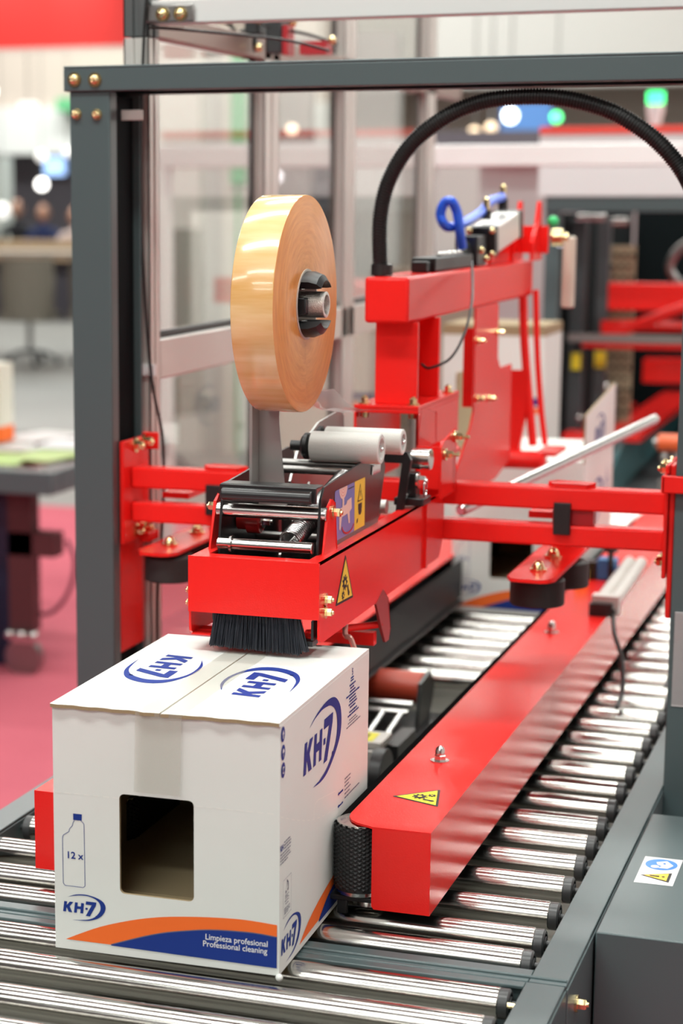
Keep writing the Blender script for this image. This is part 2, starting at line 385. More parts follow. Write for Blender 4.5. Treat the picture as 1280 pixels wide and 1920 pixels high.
ys = [2.253, 2.349]
for y in ys: dup(full, conv, (0, y-2.180, 0))
yy = 2.450; sr = None
while yy < 5.95:
    if 2.50 < yy < 3.50:
        if sr is None:
            sr = roller(-.600, -.406, yy, conv); sl = roller(-1.152, -.958, yy, conv); y_s = yy
        else: dup(sr, conv, (0, yy-y_s, 0)); dup(sl, conv, (0, yy-y_s, 0))
    else: dup(full, conv, (0, yy-2.180, 0))
    yy += .0893
m = MB(); hexbolt(m, (-.340, 2.150, .705), X, .0065, .012); hexbolt(m, (-.340, 2.150, .640), X, .0065, .012)
m.build('frame_bolts', BRASS, conv)

# infeed conveyor in the foreground
inf = thing('infeed_conveyor', 'grey framed infeed roller conveyor at the bottom edge, nearest the viewer', 'conveyor', (XC, 1.7, 0))
rail('side_rail', -.386, -.343, 1.25, 2.0925, inf); rail('side_rail', -1.172, -1.214, 1.25, 2.0925, inf)
m = MB(); m.box(-1.1715, -.3865, 2.0785, 2.0922, .742, .7462); m.box(-1.1715, -.3865, 2.0885, 2.0922, .58, .7415); m.build('end_cross_member', GREY, inf, bevel=.001)
MB().box(-1.21, -.346, 1.25, 2.085, .672, .676).build('under_tray', MATS['olive_grey_tray'], inf)
m = MB()
for sx in (-1.19, -.366):
    for sy in (1.3, 2.04): m.box(sx-.022, sx+.022, sy-.022, sy+.022, 0.0, .60)
m.build('support_legs', GREY, inf, bevel=.002)
f2 = roller(-1.152, -.408, 2.0585, inf)
for y in (1.976, 1.883, 1.796, 1.706, 1.617): dup(f2, inf, (0, y-2.0585, 0))
m = MB(); m.lathe((-.388, 2.040, .738), -X, [(0, .003), (.008, .003)], 8); hexbolt(m, (-.3405, 2.06, .66), X, .0065, .012); m.build('frame_bolts', BRASS, inf)

# grey housing beside the conveyor, lower right
hb = thing('control_housing', 'dark grey sheet metal housing with a safety sticker, right of the conveyor', 'machine housing', (-.1, 2.51, 0))
m = MB(); m.box(-.3375, .16, 2.265, 2.757, .30, .7495); m.build('housing_body', GREY, hb, bevel=.002)
m = MB()
for sx in (-.31, .13):
    for sy in (2.29, 2.73): m.box(sx-.02, sx+.02, sy-.02, sy+.02, 0, .30)
m.build('housing_feet', DGREY, hb)
def quadmap(O, U, W): 
    return lambda pts: pts
zt = .7498
m = MB(); O = (-.3205, 2.457, zt)
sx, sy = .0485, .107   # sticker width (X) and length (Y)
m.sheet([(0, 0), (sx, 0), (sx, sy), (0, sy)], O, X, Y, 0)
circ = lambda cx, cy, rx, ry, n=28, a0=0, a1=2*PI: [(cx+rx*math.cos(a0+(a1-a0)*k/(n-1 if a1-a0 < 6.28 else n)), cy+ry*math.sin(a0+(a1-a0)*k/(n-1 if a1-a0 < 6.28 else n))) for k in range(n)]
m.sheet(circ(.0245, .079, .0205, .0225), (O[0], O[1], zt+.0003), X, Y, 1)
m.sheet(circ(.0175, .068, .0052, .0058, 16), (O[0], O[1], zt+.0006), X, Y, 0)
m.sheet([(.017, .086), (.030, .094), (.040, .078), (.034, .064), (.022, .064), (.026, .072), (.020, .076)], (O[0], O[1], zt+.0006), X, Y, 0)
m.sheet([(.026, .083), (.029, .086), (.030, .079), (.027, .079)], (O[0], O[1], zt+.0009), X, Y, 1)
m.sheet([(.004, .030), (.042, .049), (.042, .011)], (O[0], O[1], zt+.0003), X, Y, 3)
m.sheet([(.0085, .030), (.0385, .0445), (.0385, .0155)], (O[0], O[1], zt+.0006), X, Y, 2)
m.sheet([(.016, .0285), (.028, .0275), (.028, .0325), (.016, .0315)], (O[0], O[1], zt+.0009), X, Y, 3)
m.sheet(circ(.033, .030, .0022, .0022, 12), (O[0], O[1], zt+.0009), X, Y, 3)
tag(m.build('safety_sticker', [WVINYL, LBLUE, YEL, INKK], hb, smooth=False), 'white sticker with a blue round sign above a yellow warning triangle', None)

# ================================================================== GANTRY
PYF, PYB = 2.900, 3.030
gan = thing('machine_gantry', 'dark grey steel portal of two posts and a top beam over the conveyor', 'machine frame', (XC, 2.965, 0))
def cpost(x0, x1, inner, par):      # C-section open to the inside
    m = MB(); t = .004
    m.box(x0, x1, PYF, PYF+t, 0, 1.765); m.box(x0, x1, PYB-t, PYB, 0, 1.765)
    if inner > 0: m.box(x0, x0+t, PYF+t, PYB-t, 0, 1.765); m.box(x1-t, x1, PYF+t, PYF+.030, 0, 1.765)
    else: m.box(x1-t, x1, PYF+t, PYB-t, 0, 1.765); m.box(x0, x0+t, PYF+t, PYF+.030, 0, 1.765)
    o = m.build('post', GREY, par, bevel=.0015)
    xi = (x0+.006, x1-.0125) if inner > 0 else (x0+.0125, x1-.006)
    MB().box(xi[0], xi[1], PYF+.006, PYB-.0045, .001, 1.76).build('post_hollow_shade', VOID, o)  # near-black block fills the hollow post, standing in for its shade
    return o
cpost(-1.2825, -1.2165, 1, gan); cpost(-.3408, -.2748, -1, gan)
m = MB(); m.box(-1.290, -.267, 2.894, 3.036, 1.799, 1.803); m.box(-1.290, -.267, 2.894, 2.898, 1.765, 1.799); m.box(-1.290, -.267, 3.032, 3.036, 1.765, 1.799)
m.box(-1.29, -1.286, 2.898, 3.032, 1.765, 1.799); m.box(-.271, -.267, 2.898, 3.032, 1.765, 1.799)
m.box(-1.286, -.271, 2.898, 2.915, 1.765, 1.768); m.box(-1.286, -.271, 3.015, 3.032, 1.765, 1.768)
m.build('top_beam', GREY, gan, bevel=.0015)
for (bx, bz, yf) in ((-1.271, 1.7825, 2.894), (-1.237, 1.7815, 2.894), (-1.271, 1.731, 2.900), (-1.237, 1.730, 2.900)):
    m = MB(); wr = .0112 if yf < 2.9 else .0085
    m.lathe((bx, yf, bz), -Y, [(0, wr), (.0018, wr)], 28); m.lathe((bx, yf-.0018, bz), -Y, [(0, .0078), (.003, .0074), (.006, .0056), (.0078, .003), (.0072, .0012), (.004, .0001)], 24)
    m.build('beam_bolt', BRASS, gan)
MB().box(-1.212, -1.176, 2.936, 2.940, 1.722, 1.738).build('aluminium_tab', ALU, gan, bevel=.001)
m = MB(); m.box(-.334, -.300, 2.8985, 2.8997, .872, 1.012)
for k in range(46): m.box(-.334, -.316 if k % 5 else -.310, 2.8980, 2.8985, .8745+k*.003, .8757+k*.003, 1)
tag(m.build('height_scale', [WVINYL, INKK], gan, smooth=False), 'white ruled height scale on the right post', None)

# ================================================================== HEAD CARRIER (red crossbars and clamp plates)
hc = thing('head_carrier', 'red double crossbar carriage clamped between the two grey posts', 'machine carriage', (XC, 2.965, 1.06))
for zb, zt_ in ((1.144, 1.178), (1.089, 1.121)):
    m = MB(); m.box(-1.2065, -.3605, 2.953, 2.988, zb, zt_); m.build('crossbar', RED, hc, bevel=.004, seg=3)
for s, xa, xb in ((-1, -1.2150, -1.2080), (1, -.3595, -.3530)):
    m = MB(); m.box(xa, xb, 2.925, 3.035, 1.055, 1.222)
    if s < 0:
        m.box(-1.229, xa, 3.036, 3.042, 1.06, 1.224); m.box(-1.229, -1.190, 3.030, 3.036, 1.198, 1.226); m.box(-1.2165-.011, -1.2165-.0005, 2.934, 3.036, .875, 1.06)
        m.box(-1.2085, -1.190, 2.990, 3.034, 1.050, 1.066)
    else:
        m.box(-.359, -.250, 2.884, 2.892, 1.187, 1.212); m.box(-.3595, -.3535, 2.884, 2.930, 1.187, 1.212); m.box(-.3525, -.3445, 2.93, 3.03, .995, 1.222)
    m.build('clamp_plate', RED, hc, bevel=.002)
for s, bx in ((-1, -1.208), (1, -.3595)):
    for by, bz in ((2.975, 1.211), (3.015, 1.213), (2.975, 1.072), (3.015, 1.070)):
        m = MB(); hexbolt(m, (bx, by, bz), -X*s, .0078, .013); m.build('clamp_bolt', BRASS, hc)
for cx in (-1.0505, -.501):
    m = MB(); m.prism([(0, .012), (.010, 0), (.060, 0), (.070, .012), (.070, .020), (.060, .032), (.010, .032), (0, .020)], (cx-.035, 2.955, 1.1785), X, Y, .0055); m.build('clamp_pad', RED, hc, bevel=.002)
for sx in (-1.064, -.511):
    m = MB(); m.box(sx-.0125, sx+.0125, 2.945, 2.9525, 1.108, 1.156); m.build('stop_strap', BLACK, hc, bevel=.001)
    MB().box(sx-.016, sx+.045, 2.958, 2.985, 1.1215, 1.1435).build('spacer_block', mat('deep_red_paint', (.35, .008, .012), .35), hc, bevel=.001)
# pressure wheel arms
def wheel_arm(x0, x1, ytip, yb, bolts, wheels, label):
    m = MB(); r_ = .018; xm = (x0+x1)/2
    pl = [(x0, yb-ytip), (x0, .020), (x0+.008, .004), (x0+.018, 0), (x1-.018, 0), (x1-.008, .004), (x1, .020), (x1, yb-ytip)]
    m.prism(pl, (0, ytip, 1.047), X, Y, .005); a = m.build('wheel_arm', RED, hc, bevel=.0012)
    m = MB(); m.box(x0+.01, x1-.01, yb-.012, yb, 1.0525, 1.150); m.box(x0+.01, x1-.01, 2.9885, yb-.012, 1.125, 1.135); m.build('arm_bracket', RED, hc, bevel=.001)
    for by in bolts:
        m = MB(); hexbolt(m, (xm, by, 1.052), Z, .0085, .013, dome=True); m.build('arm_bolt', BRASS, a)
    for wx, wy in wheels:
        m = MB(); m.lathe((wx, wy, 1.000), Z, [(0, .039), (.002, .041), (.038, .041), (.040, .039), (.040, .0)], 56, 0)
        m.lathe((wx, wy, 1.040), Z, [(0, .01), (.007, .01)], 16, 0); m.build('pressure_wheel', RUBBER, hc)
wheel_arm(-.579, -.508, 2.868, 3.21, (2.945, 3.067), ((-.545, 2.950), (-.535, 3.110)), '')
wheel_arm(-1.177, -1.111, 2.890, 3.22, (2.964, 3.091), ((-1.137, 2.945), (-1.137, 3.110)), '')

# ================================================================== SIDE BELT DRIVES
def tri_label(mb, P, N, k=1.0):
    """warning triangle through three points with cog symbols; P[0] the apex"""
    P = [Vector(p) for p in P]; N = Vector(N).normalized(); c = (P[0]+P[1]+P[2])/3
    U = (P[2]-P[1]); L = U.length; U = U.normalized(); W = (P[0]-(P[1]+P[2])/2); H = W.length
    W = N.cross(U).normalized()*(1 if N.cross(U).dot(W) > 0 else -1); O = (P[1]+P[2])/2
    sx = L/2; T = lambda pts, dz, mm: mb.sheet([(x*sx, y*H) for x, y in pts], O + N*dz, U, W, mm) if U.cross(W).dot(N) > 0 else mb.sheet([(-x*sx, y*H) for x, y in pts], O + N*dz, -U, W, mm)
    T([(-1, .02), (-.96, 0), (.96, 0), (1, .02), (.04, 1), (-.04, 1)], .0003, 1)
    T([(-.86, .055), (.86, .055), (0, .93)], .0006, 0)
    for cc, r_, nn in (((-.05, .42), .30, 9), ((-.22, .16), .17, 8)):
        g, h = gear((0, 0), 1, nn); T([(cc[0]+x*r_, cc[1]+y*r_*.58) for x, y in g], .0009, 1); T([(cc[0]+x*r_, cc[1]+y*r_*.58) for x, y in h[::-1]], .0012, 0)
    T([(.22, .33), (.34, .36), (.40, .24), (.52, .16), (.46, .09), (.34, .12), (.30, .20)], .0009, 1)
def belt_drive(sgn, label):
    mx = lambda x: XC + sgn*(x-XC)
    bd = thing('belt_drive', label, 'belt drive', (mx(-.58), 3.2, .75), group=None)
    xo, xl = -.523, -.633; y1 = 4.75
    pts = [(xo, 2.200), (xo, y1), (xl, y1), (xl, 2.245)] + [(xl+.034-.034*math.cos(a), 2.245-.040*math.sin(a)) for a in (.35, .7, 1.05, 1.35)] + [(xl+.034, 2.203), (-.594, 2.200)]
    if sgn < 0: pts = [(mx(x), y) for x, y in pts][::-1]
    m = MB(); m.prism(pts, (0, 0, .8675), X, Y, .0025)
    a, b = sorted((mx(xo), mx(xo-.0025))); m.box(a, b, 2.2025, y1, .768, .8675)
    fr = [(-.594, .8675), (-.594, .772), (-.591, .768), (-.523, .768), (-.523, .8675)]
    fr = [(mx(x), z) for x, z in fr]
    m.prism(fr if sgn < 0 else fr[::-1], (0, 2.2025, 0), X, Z, .0025) if False else m.prism(fr, (0, 2.2, 0), X, Z, .0025 if False else -.0025)
    cov = m.build('cover', RED, bd, bevel=.0006)
    # belt loop
    xi, xb = -.649, -.588; rr = (xb-xi)/2; cx = (xi+xb)/2; ya, yb_ = 2.237, 4.70; n = 14
    path = [(cx-rr*math.cos(PI*k/n), ya-rr*math.sin(PI*k/n)) for k in range(n+1)] + [(cx+rr*math.cos(PI*k/n), yb_+rr*math.sin(PI*k/n)) for k in range(n+1)]
    # subdivide the long run for the rough tread
    m = MB(); L = len(path); vs = []; fs = []; zz = (.782, .862)
    for (x, y) in path: vs += [(mx(x), y, zz[0]), (mx(x), y, zz[1])]
    for i in range(L): j = (i+1) % L; fs.append((2*i, 2*j, 2*j+1, 2*i+1))
    m.add(vs, fs); 
    # moulded nubs round the front pulley and along the first stretch of the carrying side
    def nub(p, n_, z): 
        t = Vector((-n_.y, n_.x, 0)); q = p + n_*.0016
        m.add([p+t*.0024+Z*(z-.0021), p-t*.0024+Z*(z-.0021), p-t*.0024+Z*(z+.0021), p+t*.0024+Z*(z+.0021), q+Z*z], [(0, 1, 4), (1, 2, 4), (2, 3, 4), (3, 0, 4)])
    for k in range(20):
        g = PI*k/19; nn = Vector((-math.cos(g)*sgn, -math.sin(g), 0)); p = Vector((mx(cx-rr*math.cos(g)), ya-rr*math.sin(g), 0))
        for q in range(15): nub(p, nn, zz[0]+.004+q*.0052+(k % 2)*.0026)
    m.build('belt', BELT, bd, smooth=False)
    for py in (ya, yb_): m = MB(); m.lathe((mx(cx), py, .776), Z, [(0, rr-.003), (.001, rr-.002), (.089, rr-.002), (.090, rr-.004), (.090, 0)], 40); m.build('pulley', STEEL, bd)
    m = MB(); a, b = sorted((mx(-.652), mx(-.53))); m.box(a, b, 2.215, 4.72, .769, .775); a, b = sorted((mx(-.642), mx(-.630))); m.box(a, b, 2.22, 2.228, .7505, .769)
    m.build('base_plate', BLACK, bd, bevel=.001)
    m = MB(); m.lathe((mx(-.612), 2.25, .7505+.004), Z, [(0, .010), (.003, .018), (.014, .018)], 24); m.build('bearing_foot', STEEL, bd)
    for ny in (2.504, 3.350):
        m = MB(); q = (mx(-.585 if ny < 3 else -.592), ny, .870)
        m.lathe(q, Z, [(0, .0125), (.0016, .0125), (.0016, .0085)], 28); m.lathe((q[0], q[1], .8716), Z, [(0, .0082), (.0065, .0082), (.0075, .0072)], 6)
        m.lathe((q[0], q[1], .879), Z, [(0, .0066), (.005, .0066), (.009, .0052), (.0115, .0028), (.0122, .0001)], 20); m.build('cap_nut', STEEL, cov)
    if sgn > 0:
        m = MB(); tri_label(m, [(-.6035, 2.337, .870), (-.5535, 2.375, .870), (-.5395, 2.304, .870)], Z)
        tag(m.build('warning_label', [YEL2, INKK], cov, smooth=False), 'yellow triangle warning label with cog wheels', None)
    return bd
belt_drive(1, 'right hand side belt drive under a long red cover with yellow triangle label')
belt_drive(-1, 'left hand side belt drive under a red cover, mostly hidden behind the front carton')

# ================================================================== CARTONS
LOGO = [[(0, 0), (.038, .30), (.125, .30), (.113, .195), (.205, .30), (.315, .30), (.20, .165), (.275, 0), (.168, 0), (.112, .125), (.10, .10), (.088, 0)],
        [(.325, 0), (.36, .30), (.445, .30), (.433, .195), (.532, .195), (.545, .30), (.63, .30), (.60, 0), (.515, 0), (.525, .115), (.422, .115), (.41, 0)],
        [(.665, .12), (.673, .18), (.74, .18), (.733, .12)],
        [(.69, .365), (1.0, .365), (.985, .275), (.80, -.06), (.675, -.06), (.86, .27), (.68, .27)]]
CRES = sm2([(.134, .43), (.4, .53), (.7, .555), (1.0, .50), (1.2, .40), (1.27, .25), (1.22, .08), (1.08, -.07), (.85, -.17), (.6, -.21), (.28, -.22)], 3) + sm2([(.5, -.198), (.75, -.155), (.95, -.06), (1.08, .09), (1.12, .22), (1.08, .36), (.95, .46), (.75, .515), (.5, .512), (.3, .475)], 3)
def logo(mb, O, U, W, size, m, cres=None, sy=1.0):
    for g in LOGO: mb.sheet([(x*size, y*size*sy) for x, y in g], O, U, W, m)
    if cres is None: mb.sheet([(x*size, y*size*sy) for x, y in CRES], O, U, W, m)
    O = Vector(O); r = .022*size
    mb.sheet([(.99*size+r*math.cos(k*PI/4), -.04*size+r*math.sin(k*PI/4)) for k in range(8)], O, U, W, m)
def fuzzy_lines(mb, O, U, W, rows, m, h):
    """rows of tiny illegible print: (x0, x1, y)"""
    for x0, x1, y in rows:
        x = x0
        while x < x1:
            L = random.uniform(.003, .009); mb.sheet([(x, y), (min(x+L, x1), y), (min(x+L, x1), y+h), (x, y+h)], O, U, W, m); x += L+.0012
PM = [PAPER, KRAFT, INNER, INKB, INKO, INKW, INKG, CREASE]
def carton(name, label, loc, rotz, W_, D, H, group=None, opened=False, window=True, prints=True):
    r = thing(name, label, 'box', loc, rotz, group); t = .004; WO[r.name] = Vector((0, 0, 0)); org = None
    m = MB()
    hole = [rrect(.0805, .1695, .0745, .192, .006)] if window else []
    m.prism([(0, 0), (W_, 0), (W_, H), (0, H)], (0, 0, 0), X, Z, -t, 0, holes=hole, em=0, hm=1)
    m.sheet([(t, t), (.0805, t), (.0805, H-t), (t, H-t)], (0, t+.0003, 0), X, Z, 2) if False else None
    m.box(0, t, t, D, 0, H, 0); m.box(W_-t, W_, t, D, 0, H, 0); m.box(t, W_-t, D-t, D, 0, H, 0); m.box(t, W_-t, t, D-t, 0, t, 1)
    # kraft lining inside
    m.box(t, t+.0006, t+.001, D-t-.001, t, H-t, 2); m.box(W_-t-.0006, W_-t, t+.001, D-t-.001, t, H-t, 2); m.box(t, W_-t, D-t-.0006, D-t, t, H-t, 2); m.box(t, W_-t, t, D-t, t, t+.0006, 2)
    # inner bottom flap edge seen through the window
    m.box(t+.001, W_-t-.001, .045, .048, t, .062, 2); m.box(t+.001, W_-t-.001, .048, D-.01, .060, .062, 2)
    e = .0004
    # front print
    F = (0, -e, 0)
    if prints:
        m.sheet([(.0241, .1632), (.0349, .1632), (.0346, .1557), (.0242, .1555)][::-1], F, X, Z, 3)
        bt = [(.0256, .155), (.0237, .1521), (.0229, .1483), (.0195, .1448), (.0186, .1411), (.0116, .1363), (.0106, .1334), (.0108, .0791), (.0132, .0764), (.0355, .0762), (.0378, .0783), (.0374, .1517), (.0355, .1542), (.0336, .1554)]
        for i in range(len(bt)-1):
            a, b = Vector((*bt[i], 0)), Vector((*bt[i+1], 0)); n = (b-a).normalized().cross(Z)*.00032
            m.sheet([(p.x, p.y) for p in (a+n, b+n, b-n, a-n)], F, X, Z, 3)
        m.text('12 x', (.0147, -e, .1095), X, Z, .0115, 3, width=.0195, bold=.02)
        logo(m, (.0101, -e, .0450), X, Z, .0415, 3)
        top = sm2([(.0132, .0117), (.032, .0209), (.0558, .0315), (.0794, .0396), (.1028, .0463), (.1261, .0514), (.1491, .0549), (.1834, .0585), (.2173, .0606), (.2398, .0606), (.2672, .0592)], 3)
        low = sm2([(.2672, .0449), (.2398, .0465), (.2061, .0453), (.1834, .0432), (.1628, .0397), (.1375, .0346), (.1143, .0279), (.0909, .0197), (.0693, .0117)], 3)
        m.sheet(top+low, F, X, Z, 4); m.sheet(low + [(.0693, .0108), (.2672, .0086)], (0, -e-.0002, 0), X, Z, 3)
        m.sheet([(x, z+.0009) for x, z in low] + [(x, z-.0003) for x, z in low[::-1]], (0, -e-.0003, 0), X, Z, 6)
        m.text('Limpieza profesional', (.1829, -e-.0004, .0325), X, Z, .0098, 5, width=.073, bold=.007)
        m.text('Professional cleaning', (.1800, -e-.0004, .0242), X, Z, .0098, 5, width=.0755, bold=.007)
        for x0, x1 in ((0, .0796), (.1705, W_)):
            x = x0+.002
            while x < x1-.004: m.sheet([(x, .1865), (x+.0075, .1863), (x+.0075, .1869), (x, .1871)], F, X, Z, 7); x += .0118
        # right side print
        R = (W_+e, 0, 0)
        logo(m, (W_+e, .090, .2045), Y, Z, .125, 3, cres=True)
        m.sheet(sm2([(.1135, .2551), (.131, .2614), (.1588, .2673), (.1932, .2702), (.2229, .2662), (.2446, .2529), (.2525, .2377), (.252, .2212), (.2434, .2084), (.2199, .1931), (.1908, .1813), (.162, .1779), (.1291, .1803)], 3)
                + sm2([(.1561, .1812), (.1848, .1862), (.2079, .1963), (.2253, .2082), (.2337, .2225), (.233, .2392), (.2235, .2515), (.2053, .2600), (.1877, .2630), (.1646, .2640), (.1365, .2610)], 3), R, Y, Z, 3)
        m.text('5', (W_+e, .3005, .2755), Y, Z, .0115, 3, bold=.02)
        m.sheet([(.295, .2735), (.309, .2735), (.309, .2715), (.295, .2715)], R, Y, Z, 3); m.sheet([(.295, .2700), (.309, .2700), (.309, .2682), (.295, .2682)], R, Y, Z, 3)
        fuzzy_lines(m, R, Y, Z, [(.290, .318, .2630), (.294, .312, .2590), (.291, .318, .2550), (.275, .338, .2510), (.288, .320, .2470), (.290, .322, .2430), (.287, .326, .2390), (.293, .318, .2350), (.290, .326, .2295), (.283, .336, .2255)], 3, .0022)
        fuzzy_lines(m, R, Y, Z, [(.290, .322, .2200), (.284, .330, .2165), (.277, .344, .2125)], 6, .0014)
        for i_, (cy, cz) in enumerate(((.0062, .2753), (.0075, .2545), (.0080, .2343))):
            m.sheet(circ(cy+.0025, cz, .0075, .0088, 24), R, Y, Z, 3)
            R2 = (W_+e*2, 0, 0)
            if i_ == 0: m.sheet([(cy+.0025-.003, cz), (cy+.0025, cz+.005), (cy+.0055, cz), (cy+.0035, cz), (cy+.0035, cz-.005), (cy+.0015, cz-.005), (cy+.0015, cz)][::-1], R2, Y, Z, 5)
            if i_ == 1: m.sheet([(cy-.001, cz), (cy+.006, cz), (cy+.0045, cz+.004), (cy+.0005, cz+.004)], R2, Y, Z, 5); m.sheet([(cy+.002, cz-.005), (cy+.003, cz-.005), (cy+.003, cz), (cy+.002, cz)], R2, Y, Z, 5)
            if i_ == 2: m.sheet(rrect(cy, cy+.005, cz-.004, cz+.004, .001), R2, Y, Z, 5); m.sheet(rrect(cy+.0012, cy+.0038, cz-.0026, cz+.0026, .0005), (W_+e*3, 0, 0), Y, Z, 3)
        for dz in (0, -.0155):
            m.sheet([(.2405, .1400+dz), (.2455, .1425+dz), (.2455, .1410+dz), (.2645, .1410+dz), (.2645, .1385+dz), (.2455, .1385+dz), (.2455, .1372+dz)], R, Y, Z, 3)
        fuzzy_lines(m, R, Y, Z, [(.272, .300, .1500), (.272, .298, .1455), (.272, .292, .1410), (.272, .300, .1360), (.272, .296, .1310), (.272, .342, .1260)], 6, .0016)
        hl = sm2([(.0018, .183), (.0663, .1600), (.1283, .1420), (.1936, .1300), (.2700, .1240), (.33, .122)], 6)
        for i in range(0, len(hl)-1, 2): m.sheet([(hl[i][0], hl[i][1]), (hl[i+1][0], hl[i+1][1]), (hl[i+1][0], hl[i+1][1]+.0008), (hl[i][0], hl[i][1]+.0008)], R, Y, Z, 7)
        hd = [(.136, .1400), (.136, .152)] + sm2([(.136, .152), (.142, .158), (.155, .159)], 3) + [(.215, .1500)] + sm2([(.215, .1500), (.228, .148), (.232, .141)], 3) + [(.232, .1270)]
        for i in range(len(hd)-1):
            a, b = Vector((*hd[i], 0)), Vector((*hd[i+1], 0))
            if (b-a).length < 1e-5: continue
            n = (b-a).normalized().cross(Z)*.0004; m.sheet([(p.x, p.y) for p in (a+n, b+n, b-n, a-n)], R, Y, Z, 7)
        fuzzy_lines(m, R, Y, Z, [(.016, .040, .1490), (.016, .042, .1455), (.016, .042, .1420), (.002, .042, .1380), (.002, .038, .1345), (.002, .042, .1310), (.002, .030, .1275)], 6, .0014)
        m.text('KH', (W_+e, .002, .1425), Y, Z, .0095, 3, width=.011, bold=.03)
        for a_, b_ in (((.0137, .0615), (.0445, .0620)), ((.0137, .1055), (.0445, .1055))): m.sheet([a_, b_, (b_[0], b_[1]+.0004), (a_[0], a_[1]+.0004)], R, Y, Z, 6)
        for y_ in (.0137, .0443): m.sheet([(y_, .0615), (y_+.0004, .0615), (y_+.0004, .1055), (y_, .1055)], R, Y, Z, 6)
        tr = [(.023, .092), (.0225, .088), (.026, .089), (.027, .096), (.0285, .1035), (.034, .099), (.0345, .091), (.031, .089), (.030, .0905), (.033, .093), (.031, .099), (.0288, .1005), (.0272, .094), (.0262, .0905)]
        m.sheet(tr[::-1], R, Y, Z, 6)
        m.text('FSC', (W_+e, .0215, .0815), Y, Z, .0072, 6, width=.014)
        fuzzy_lines(m, R, Y, Z, [(.020, .036, .0790), (.023, .034, .0755), (.018, .040, .0710), (.018, .040, .0690), (.018, .040, .0670), (.018, .034, .0650)], 6, .0009)
        logo(m, (W_+e, .0068, .0200), Y, Z, .062, 3)
        ro = sm2([(.0793, .0073), (.1067, .0193), (.1379, .0286), (.183, .0373), (.2298, .0440), (.3012, .0504), (.36, .053)], 3); rl = sm2([(.36, .040), (.3018, .0385), (.2509, .0350), (.2033, .0270), (.161, .0093)], 3)
        m.sheet(ro+rl, R, Y, Z, 4); m.sheet(rl + [(.1611, .0060), (.36, .0060)], (W_+e*1.5, 0, 0), Y, Z, 3)
        m.text('Limpieza profesional', (W_+e*2, .278, .0245), Y, Z, .0098, 5, width=.073, bold=.007); m.text('Professional cleaning', (W_+e*2, .278, .0162), Y, Z, .0098, 5, width=.0755, bold=.007)
    r2 = m.build('carton_body', PM, r, smooth=False)
    if not opened:
        # closed top flaps meeting at the seam, slightly irregular front edges
        gx = .1318
        for k, (a, b) in enumerate(((-.001, gx-.0008), (gx+.0012, W_-.0005))):
            m = MB(); n = 14; fr = [(a+(b-a)*i/n, -.0035 - .0012*math.sin(i*1.7+k*2) - (0.0022 if (k == 1 and i < 3) or (k == 0 and i > 11) else 0)) for i in range(n+1)]
            m.prism(fr + [(b, D), (a, D)], (0, 0, H), X, Y, .0042, 0, em=1)
            xe = b if k == 1 else a; m.box(xe-.0003, xe+.0003, -.0028, D, H-.0002, H+.0043, 0)
            lg = H+.0042+e
            if k == 1: logo(m, (.214, .0975, lg), Y, -X, .117, 3)
            else: logo(m, (.0405, .2700, lg), -Y, X, .117, 3)
            m.build('top_flap', PM, r, smooth=False)
        m = MB(); zt2 = H+.0042+.0009
        m.sheet([(.1045, -.004), (.1600, -.004), (.1600, D), (.1045, D)], (0, 0, zt2), X, Y)
        m.sheet([(.1003, .1975), (.1552, .1975), (.1575, H+.0042), (.1025, H+.0042)], (0, -.0052, 0), X, Z)
        tag(m.build('tape_strip', TAPE, r), 'clear tape over the top seam and down the front', None)
        m = MB(); m.sphere((W_+.001, -.002, -.001), .0042, 0); m.build('crushed_corner', PAPER, r)
    return r
carton('carton', 'white printed carton with a square window, nearest the viewer under the brush', (-.9157, 2.0009, .7505), math.radians(1.0), .2695, .385, .2865)
c2 = carton('carton', 'blurred white printed carton with raised flaps on the far rollers', (-.929, 4.046, .7505), 0, .2695, .385, .3215, opened=True)
# its raised flaps (local coordinates)
m = MB(); m.prism([(0, .3225), (.385, .3225), (.385, .455), (.0, .420)], (.2665, 0, 0), Y, Z, .004, 0, em=1); logo(m, (.2711, .12, .352), Y, Z, .10, 3); m.build('raised_flap', PM, c2, smooth=False)
m = MB(); m.prism([(0, .3225), (.0, .50), (.385, .50), (.385, .3225)], (.0005, 0, 0), Y, Z, .003, 1, em=1); m.box(-.0005, .0004, 0, .385, .3225, .50, 0); logo(m, (-.0009, .25, .375), -Y, Z, .12, 3); m.build('raised_flap', PM, c2, smooth=False)
m = MB(); m.box(.002, .265, .0, .385, .322, .326, 0); m.build('folded_flap', PM, c2, smooth=False)
# upright white carton behind
r = thing('carton', 'tall white carton with blue and orange band standing at the machine outlet', 'box', (-1.02, 4.95, .7505))
m = MB(); m.box(-1.148, -.895, 4.85, 5.08, .7505, 1.275, 0); m.box(-1.1485, -.8945, 4.8495, 5.0805, 1.275, 1.300, 1)
m.sheet([(0, 0), (.253, 0), (.253, .02), (0, .02)], (-1.148, 4.8492, 1.105), X, Z, 2); m.sheet([(0, 0), (.253, 0), (.253, .014), (0, .014)], (-1.148, 4.8492, 1.086), X, Z, 3)
m.build('carton_body', [PAPER, KRAFT, INKB, INKO], r, smooth=False, bevel=0)
exec_after = None

